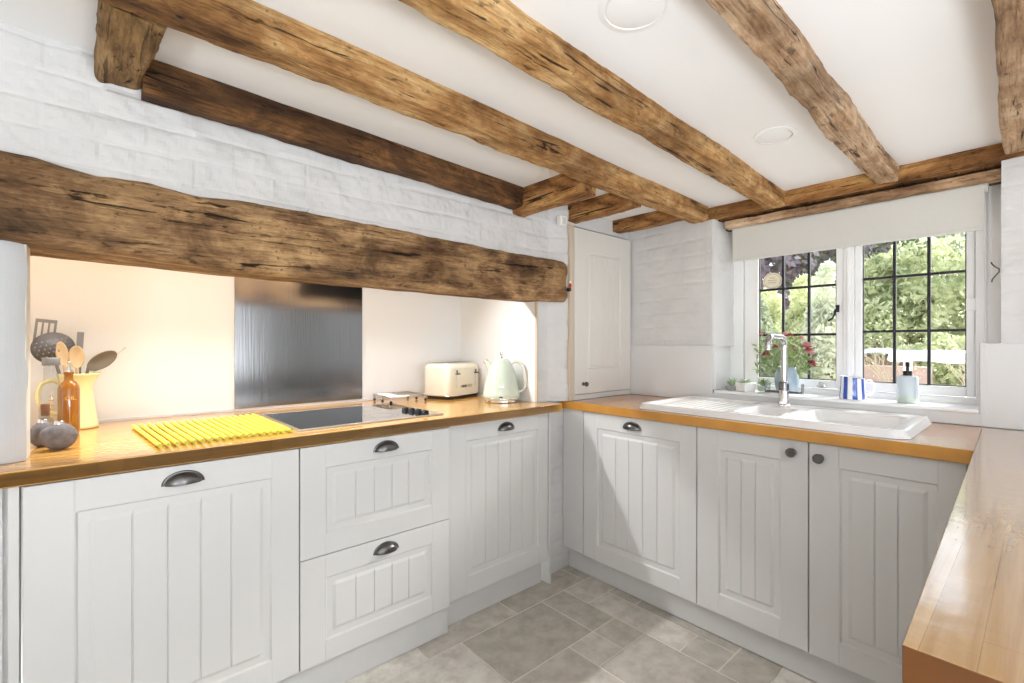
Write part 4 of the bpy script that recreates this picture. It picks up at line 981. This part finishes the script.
for (u, w, z, m_, r) in heads:
    p = RV * u + FV * (-w) * .6 + Vector((min(0, .0), 0, z))
    if p.x > .03: p.x = .03
    bm = BM(); tube(bm, [(0, 0, .0), p * .5 + Vector((0, 0, .03)), p], .0016, 5); st_ = obj('stem', bm, LEAF, fl)
    bm = BM()
    for k in range(22):
        a = 2.4 * k; el = 1.45 - 1.6 * k / 22; d = Vector((math.cos(a) * math.cos(el), math.sin(a) * math.cos(el), math.sin(el))); s = d.cross(Vector((.3, .2, 1))).normalized(); q = d.cross(s)
        c = p + d * r * .2
        bm.faces.new([bm.verts.new(x) for x in (c, c + d * r * .6 + s * r * .38, c + d * r + q * r * .1, c + d * r * .6 - s * r * .38)])
    obj('bloom', bm, m_, st_)
bm = BM()
for k in range(330):
    u = rnd.uniform(-.14, .13); z = rnd.uniform(.105, .26) - abs(u) * .35; w = rnd.uniform(-.03, .045)
    p = RV * u + FV * w + Vector((0, 0, z)); p.x = min(p.x, .035); d = Vector((rnd.uniform(-1, 1), rnd.uniform(-1, 1), rnd.uniform(-.2, 1))).normalized(); s = d.cross(Vector((.1, .3, 1))).normalized(); l_ = rnd.uniform(.020, .044)
    if p.x + d.x * l_ > .05: d.x = -abs(d.x)
    bm.faces.new([bm.verts.new(x) for x in (p, p + d * l_ * .5 + s * l_ * .22, p + d * l_, p + d * l_ * .5 - s * l_ * .22)])
for k in range(14):
    p = RV * rnd.uniform(-.08, .09) + FV * rnd.uniform(-.02, .03) + Vector((0, 0, rnd.uniform(.13, .2))); p.x = min(p.x, .03); tube(bm, [(0, 0, 0), p], .0014, 4)
obj('leaves', bm, LEAF, fl)

# ------------------------------------------------------------------ garden
GZ = .45
def leaf_mat(name, a, b):
    m, nt, bs = new_mat(name); tc = N(nt, 'ShaderNodeTexCoord'); n = N(nt, 'ShaderNodeTexNoise', Scale=2.2, Detail=6.0); L(nt, tc.outputs['Object'], n.inputs['Vector'])
    r = ramp(nt, [(.35, a), (.62, b)]); L(nt, n.outputs['Fac'], r.inputs[0]); L(nt, r.outputs[0], bs.inputs['Base Color']); bs.inputs['Roughness'].default_value = .55
    tr = N(nt, 'ShaderNodeBsdfTranslucent'); L(nt, r.outputs[0], tr.inputs[0]); mx = N(nt, 'ShaderNodeMixShader'); mx.inputs[0].default_value = .5
    L(nt, bs.outputs[0], mx.inputs[1]); L(nt, tr.outputs[0], mx.inputs[2]); L(nt, mx.outputs[0], nt.nodes['Material Output'].inputs[0]); return m
LM = [leaf_mat('mid_green_leaves', (.32, .37, .19, 1), (.66, .69, .44, 1)), leaf_mat('yellow_green_leaves', (.46, .50, .26, 1), (.78, .80, .54, 1)), leaf_mat('copper_leaves', (.17, .14, .16, 1), (.42, .36, .39, 1)), leaf_mat('dark_green_leaves', (.21, .26, .17, 1), (.50, .55, .37, 1)), leaf_mat('silvery_leaves', (.54, .58, .44, 1), (.82, .83, .69, 1))]
def tree(name, loc, blobs, mat, n, size, label, cat='tree', group=None, trunk=.07, h0=None, seed=0):
    rnd = random.Random(seed + 40); e = empty(name, loc, label=label, cat=cat, group=group); bm = BM()
    tot = sum(b[3] * b[4] for b in blobs)
    for (x, y, z, r, rz) in blobs:
        for k in range(int(n * r * rz / tot)):
            while True:
                d = Vector((rnd.uniform(-1, 1), rnd.uniform(-1, 1), rnd.uniform(-1, 1)))
                if .05 < d.length < 1: break
            d = d.normalized() * (d.length ** .45); c = Vector((x + d.x * r, y + d.y * r, z + d.z * rz)) * 1
            c += Vector([noise.noise(c * 1.7 + Vector((i * 9, seed, 0))) * r * .35 for i in range(3)])
            if c.z < .05: c.z = .05 + rnd.random() * .1
            a = Vector((rnd.uniform(-1, 1), rnd.uniform(-1, 1), rnd.uniform(-1, 1))).normalized(); b = a.cross(Vector((.3, .7, .2))).normalized(); s = size * rnd.uniform(.6, 1.4)
            bm.faces.new([bm.verts.new(c + v) for v in (a * s, b * s * .5, -a * s, -b * s * .5)])
    obj('foliage', bm, mat, e)
    bm = BM(); top = max(b[2] for b in blobs)
    tube(bm, [(0, 0, 0), (.02, .03, top * .4), (0, 0, top)], [trunk, trunk * .8, trunk * .3], 8)
    for (x, y, z, r, rz) in blobs: tube(bm, [(0, 0, min(z, top) * .5), (x * .6, y * .6, z * .8), (x, y, z)], [trunk * .5, trunk * .35, trunk * .15], 6)
    obj('trunk', bm, STEM, e, smooth=True); return e
bm = BM(); grid(bm, [2.8 + 1.0 * i for i in range(44)], [-12 + 1.0 * i for i in range(44)], lambda u, v: (u, v, GZ - (.35 if u < 3 else 0) + .05 * noise.noise(Vector((u * .4, v * .4, 0)))))
GRAV = plain('pale_gravel_paving', (.62, .54, .46, 1), .9, var=.18, vscale=3, bump=.5, bscale=30)
tag(obj('garden_ground', bm, GRAV, smooth=True), None, None, None, 'structure')
def at(px, X): # a point of the garden along one sight line through the window
    a = (px - 512) / 470; return X * (.750 - .661 * a) / (.661 + .750 * a)
# copper beech far left
tree('garden_tree', (15, at(800, 15), GZ), [(0, 0, 3.0, 2.2, 1.5), (0, 2.0, 3.4, 2.0, 1.6), (.5, -.3, 4.2, 1.9, 1.5), (0, 1, 4.8, 2.2, 1.5), (0, 3.2, 2.6, 1.8, 1.8)], LM[2], 9000, .12, 'dark copper-leaved tree far behind the left casement', trunk=.2, seed=1)
# conifers in front of it
for i, (px, X, hh, r, m_, lb) in enumerate(((772, 9.0, 1.75, .42, 1, 'upright yellow-green conifer seen through the left of the left casement'), (808, 8.6, 1.85, .42, 1, 'upright yellow-green conifer seen through the middle of the left casement'), (832, 8.2, 1.95, .36, 4, 'upright pale conifer seen next to the black window fastener'), (760, 7.6, 1.45, .35, 3, 'dark green shrub seen at the left edge of the left casement'))):
    tree('garden_conifer', (X, at(px, X), GZ), [(0, 0, hh * .25, r, hh * .25), (0, 0, hh * .5, r * .8, hh * .25), (.02, .05, hh * .78, r * .5, hh * .25), (.0, r * .6, hh * .42, r * .5, hh * .3)], LM[m_], 4500, .05, lb, 'shrub', 'garden conifers', .04, seed=5 + i)
# green trees behind the right casement
tree('garden_tree', (16, at(885, 16), GZ), [(0, 0, 2.6, 1.9, 1.6), (.4, 1.3, 3.3, 1.6, 1.3), (0, -.8, 3.6, 1.4, 1.0), (0, .4, 4.4, 1.4, .9)], LM[3], 8000, .11, 'dark green tree far behind the right casement', trunk=.16, seed=11)
tree('garden_tree', (13, at(925, 13), GZ), [(0, 0, 1.7, 1.1, 1.2), (.3, -.9, 1.3, 1.0, .8), (0, .8, 1.5, 1.0, 1.0), (0, .5, 1.9, .7, .5), (.2, -1.3, 1.3, .6, .4)], LM[0], 9000, .085, 'bright mid-green tree behind the middle of the right casement', trunk=.12, seed=12)
tree('garden_tree', (17, at(962, 17), GZ), [(0, 0, 1.2, 1.5, .9), (.3, -1.2, 1.3, 1.3, .8), (.2, .9, 1.3, 1.2, .8)], LM[4], 7000, .11, 'pale silvery tree behind the right edge of the right casement', trunk=.14, seed=13)
tree('garden_bush', (11, at(950, 11), GZ), [(0, 0, .45, .55, .40), (.2, .6, .4, .5, .35), (0, -.5, .5, .5, .4)], LM[1], 4500, .055, 'low yellow-green bush behind the white garden table', 'shrub', None, .03, seed=14)
tree('garden_bush', (12, at(878, 12), GZ), [(0, 0, .95, .55, .45), (.2, .5, 1.1, .45, .45)], LM[1], 3500, .06, 'light green bush behind the pale blue box', 'shrub', None, .03, seed=15)
# far hedge line as one mass
bm = BM(); rnd = random.Random(77)
for k in range(16000):
    y = rnd.uniform(-3, 13); x = 21 + rnd.uniform(-.8, .8); hh = 2.3 + .7 * noise.noise(Vector((y * .5, 2, 0))) + .5 * noise.noise(Vector((y * 1.7, 6, 0))); c = Vector((x, y, GZ + hh * rnd.random() ** .7))
    a = Vector((rnd.uniform(-1, 1), rnd.uniform(-1, 1), rnd.uniform(-1, 1))).normalized(); b = a.cross(Vector((.3, .7, .2))).normalized(); s = .16 * rnd.uniform(.6, 1.4)
    bm.faces.new([bm.verts.new(c + v) for v in (a * s, b * s * .5, -a * s, -b * s * .5)])
tag(obj('garden_hedge', bm, LM[3]), 'tall green hedge closing the far end of the garden', 'hedge', None, 'stuff')
# bare twiggy shrub just outside the right casement
def twigs(bm, p, d, ln, r, depth, rnd):
    q = p + d * ln; mid = p + d * ln * .5 + Vector((rnd.uniform(-1, 1), rnd.uniform(-1, 1), 0)) * ln * .06
    tube(bm, [p, mid, q], [r, r * .85, r * .7], 5, False)
    if depth:
        for _ in range(3 if depth > 1 else 2):
            nd = (d + Vector((rnd.uniform(-.8, .8), rnd.uniform(-.8, .8), rnd.uniform(-.15, .5)))).normalized(); twigs(bm, p + d * ln * rnd.uniform(.45, 1), nd, ln * rnd.uniform(.55, .8), r * .6, depth - 1, rnd)
for i, (px, X, lb) in enumerate(((892, 7.6, 'bare branching shrub outside the left part of the right casement'), (972, 7.4, 'bare branching shrub outside the right part of the right casement'))):
    bm = BM(); rnd = random.Random(21 + i)
    for k in range(5): twigs(bm, Vector((0, 0, 0)), Vector((rnd.uniform(-.35, .35), rnd.uniform(-.35, .35), 1)).normalized(), .42, .009, 3, rnd)
    e = empty('garden_shrub', (X, at(px, X), GZ), label=lb, cat='shrub', group='bare garden shrubs'); obj('branches', bm, plain('pale_bark', (.42, .36, .26, 1), .8, var=.2), e, smooth=True)
    bm = BM()
    for k in range(120):
        c = Vector((rnd.gauss(0, .25), rnd.gauss(0, .25), rnd.uniform(.3, 1.25))); a = Vector((rnd.uniform(-1, 1), rnd.uniform(-1, 1), rnd.uniform(-1, 1))).normalized(); b = a.cross(Vector((.3, .7, .2))).normalized(); s = .018
        bm.faces.new([bm.verts.new(c + v) for v in (a * s, b * s * .5, -a * s, -b * s * .5)])
    obj('leaves', bm, LM[1], e)
# white garden table
e = empty('garden_table', (6.4, at(938, 6.4), GZ), .1, 'round white garden table standing outside the right casement', 'garden table')
WH = plain('white_garden_paint', (.78, .77, .74, 1), .5, var=.04)
bm = BM(); lathe(bm, [(.001, .690), (.33, .690), (.375, .660), (.395, .600), (.405, .600), (.390, .672), (.35, .702), (.30, .708), (.001, .712)], 40, cap0=False, cap1=False)
for v in bm.verts:
    if v.co.z < .62: v.co.z += .01 * math.sin(math.atan2(v.co.y, v.co.x) * 5)
obj('table_top', bm, WH, e, smooth=True)
for sx in (-1, 1):
    for sy in (-1, 1):
        bm = BM(); tube(bm, [(sx * .28, sy * .24, 0), (sx * .27, sy * .23, .665)], [.022, .026], 10); obj('leg', bm, WH, e, smooth=True)
# low wall and covered stack beyond it
bm = BM(); box(bm, -.15, .15, -.7, .7, 0, .40); e = obj('garden_wall', bm, plain('red_brick_low', (.48, .34, .29, 1), .85, var=.25, vscale=12, bump=.6, bscale=40), loc=(10.2, at(878, 10.2), GZ), bevel=.01); tag(e, 'low red brick garden wall in front of the pale blue box', 'garden wall', None, 'thing')
e = empty('garden_box', (10.9, at(881, 10.9), GZ), 0, 'pale blue covered garden box behind the low brick wall', 'garden furniture')
boxo('box_body', (-.28, .28, -.36, .36, 0, .56), STEM, e, .01)
bm = BM(); grid(bm, [-.34 + .04 * i for i in range(18)], [-.42 + .04 * i for i in range(22)], lambda u, v: (u, v, .70 - 1.3 * max(0, abs(u) - .28) - 1.3 * max(0, abs(v) - .36) - .12 * (v / .42) ** 2 + .012 * noise.noise(Vector((u * 9, v * 9, 0))))); obj('cover', bm, plain('pale_blue_cover', (.55, .66, .82, 1), .6, var=.1), e, smooth=True)

# ------------------------------------------------------------------ light
w = bpy.data.worlds.new('world'); S.world = w; w.use_nodes = True; nt = w.node_tree; bg = nt.nodes['Background']
tc = N(nt, 'ShaderNodeTexCoord'); sp = N(nt, 'ShaderNodeSeparateXYZ'); L(nt, tc.outputs['Generated'], sp.inputs[0])
r = ramp(nt, [(0, (.55, .55, .52, 1)), (.5, (.95, .96, .97, 1)), (.62, (.78, .86, .96, 1)), (1, (.55, .70, .95, 1))])
mr = N(nt, 'ShaderNodeMapRange'); mr.inputs['From Min'].default_value = -1; L(nt, sp.outputs[2], mr.inputs[0]); L(nt, mr.outputs[0], r.inputs[0])
n = N(nt, 'ShaderNodeTexNoise', Scale=3.0, Detail=6.0); L(nt, tc.outputs['Generated'], n.inputs['Vector'])
cr = ramp(nt, [(.45, (0, 0, 0, 1)), (.62, (1, 1, 1, 1))]); L(nt, n.outputs['Fac'], cr.inputs[0])
mx = N(nt, 'ShaderNodeMixRGB', Color2=(1, 1, 1, 1)); L(nt, cr.outputs[0], mx.inputs['Fac']); L(nt, r.outputs[0], mx.inputs[1]); L(nt, mx.outputs[0], bg.inputs[0])
bg.inputs[1].default_value = 3.0
def light(name, kind, loc, energy, col=(1, 1, 1), aim=None, **k):
    l = bpy.data.lights.new(name, kind); l.energy = energy; l.color = col
    for a, b in k.items(): setattr(l, a, b)
    o = bpy.data.objects.new(name, l); COL.objects.link(o); o.location = loc
    if aim is not None: o.rotation_euler = Vector(aim).to_track_quat('-Z', 'Y').to_euler()
    return o
light('sun', 'SUN', (6, -2, 6), 12, (1, .97, .92), aim=(-.75, .32, -.60), angle=math.radians(24))
light('added_south_fill', 'AREA', (.6, -2.5, .9), 10, (.88, .945, 1), aim=(-.1, 1, .75), shape='RECTANGLE', size=1.8, size_y=1.0)  # added fill in the unseen south opening, tilted up to lift the room
light('added_ceiling_fill', 'AREA', (-1.1, -.6, 1.0), 40, (.86, .935, 1), aim=(.25, .25, 1), shape='DISK', size=.5)  # added unseen fill aimed up to brighten the ceiling and right cabinets
light('second_added_ceiling_fill', 'AREA', (.35, -.9, 1.0), 26, (.86, .935, 1), aim=(0, .3, 1), shape='DISK', size=.5)  # second added fill behind the camera, brightening the ceiling
light('alcove_strip_light', 'AREA', (.50, 2.09, 1.69), 25, (.97, .985, 1), aim=(0, -.6, -.8), shape='RECTANGLE', size=1.72, size_y=.03, spread=math.radians(155))

# ------------------------------------------------------------------ camera
th = math.atan2(533, 470)
cam = bpy.data.cameras.new('camera'); cam.sensor_width = 36; cam.lens = 470 / 1024 * 36; cam.shift_y = 2.5 / 1024; cam.clip_start = .02
co = bpy.data.objects.new('camera', cam); COL.objects.link(co); co.location = (0, 0, 1.226); co.rotation_euler = (PI / 2, 0, th - PI / 2)
S.camera = co
vs = S.view_settings; vs.view_transform = 'Standard'; vs.look = 'None'; vs.gamma = 1; vs.use_curve_mapping = False; vs.exposure = -0.02
S.cycles.use_denoising = True
S.cycles.max_bounces = 10; S.cycles.diffuse_bounces = 6; S.cycles.transparent_max_bounces = 16; S.cycles.sample_clamp_indirect = 6
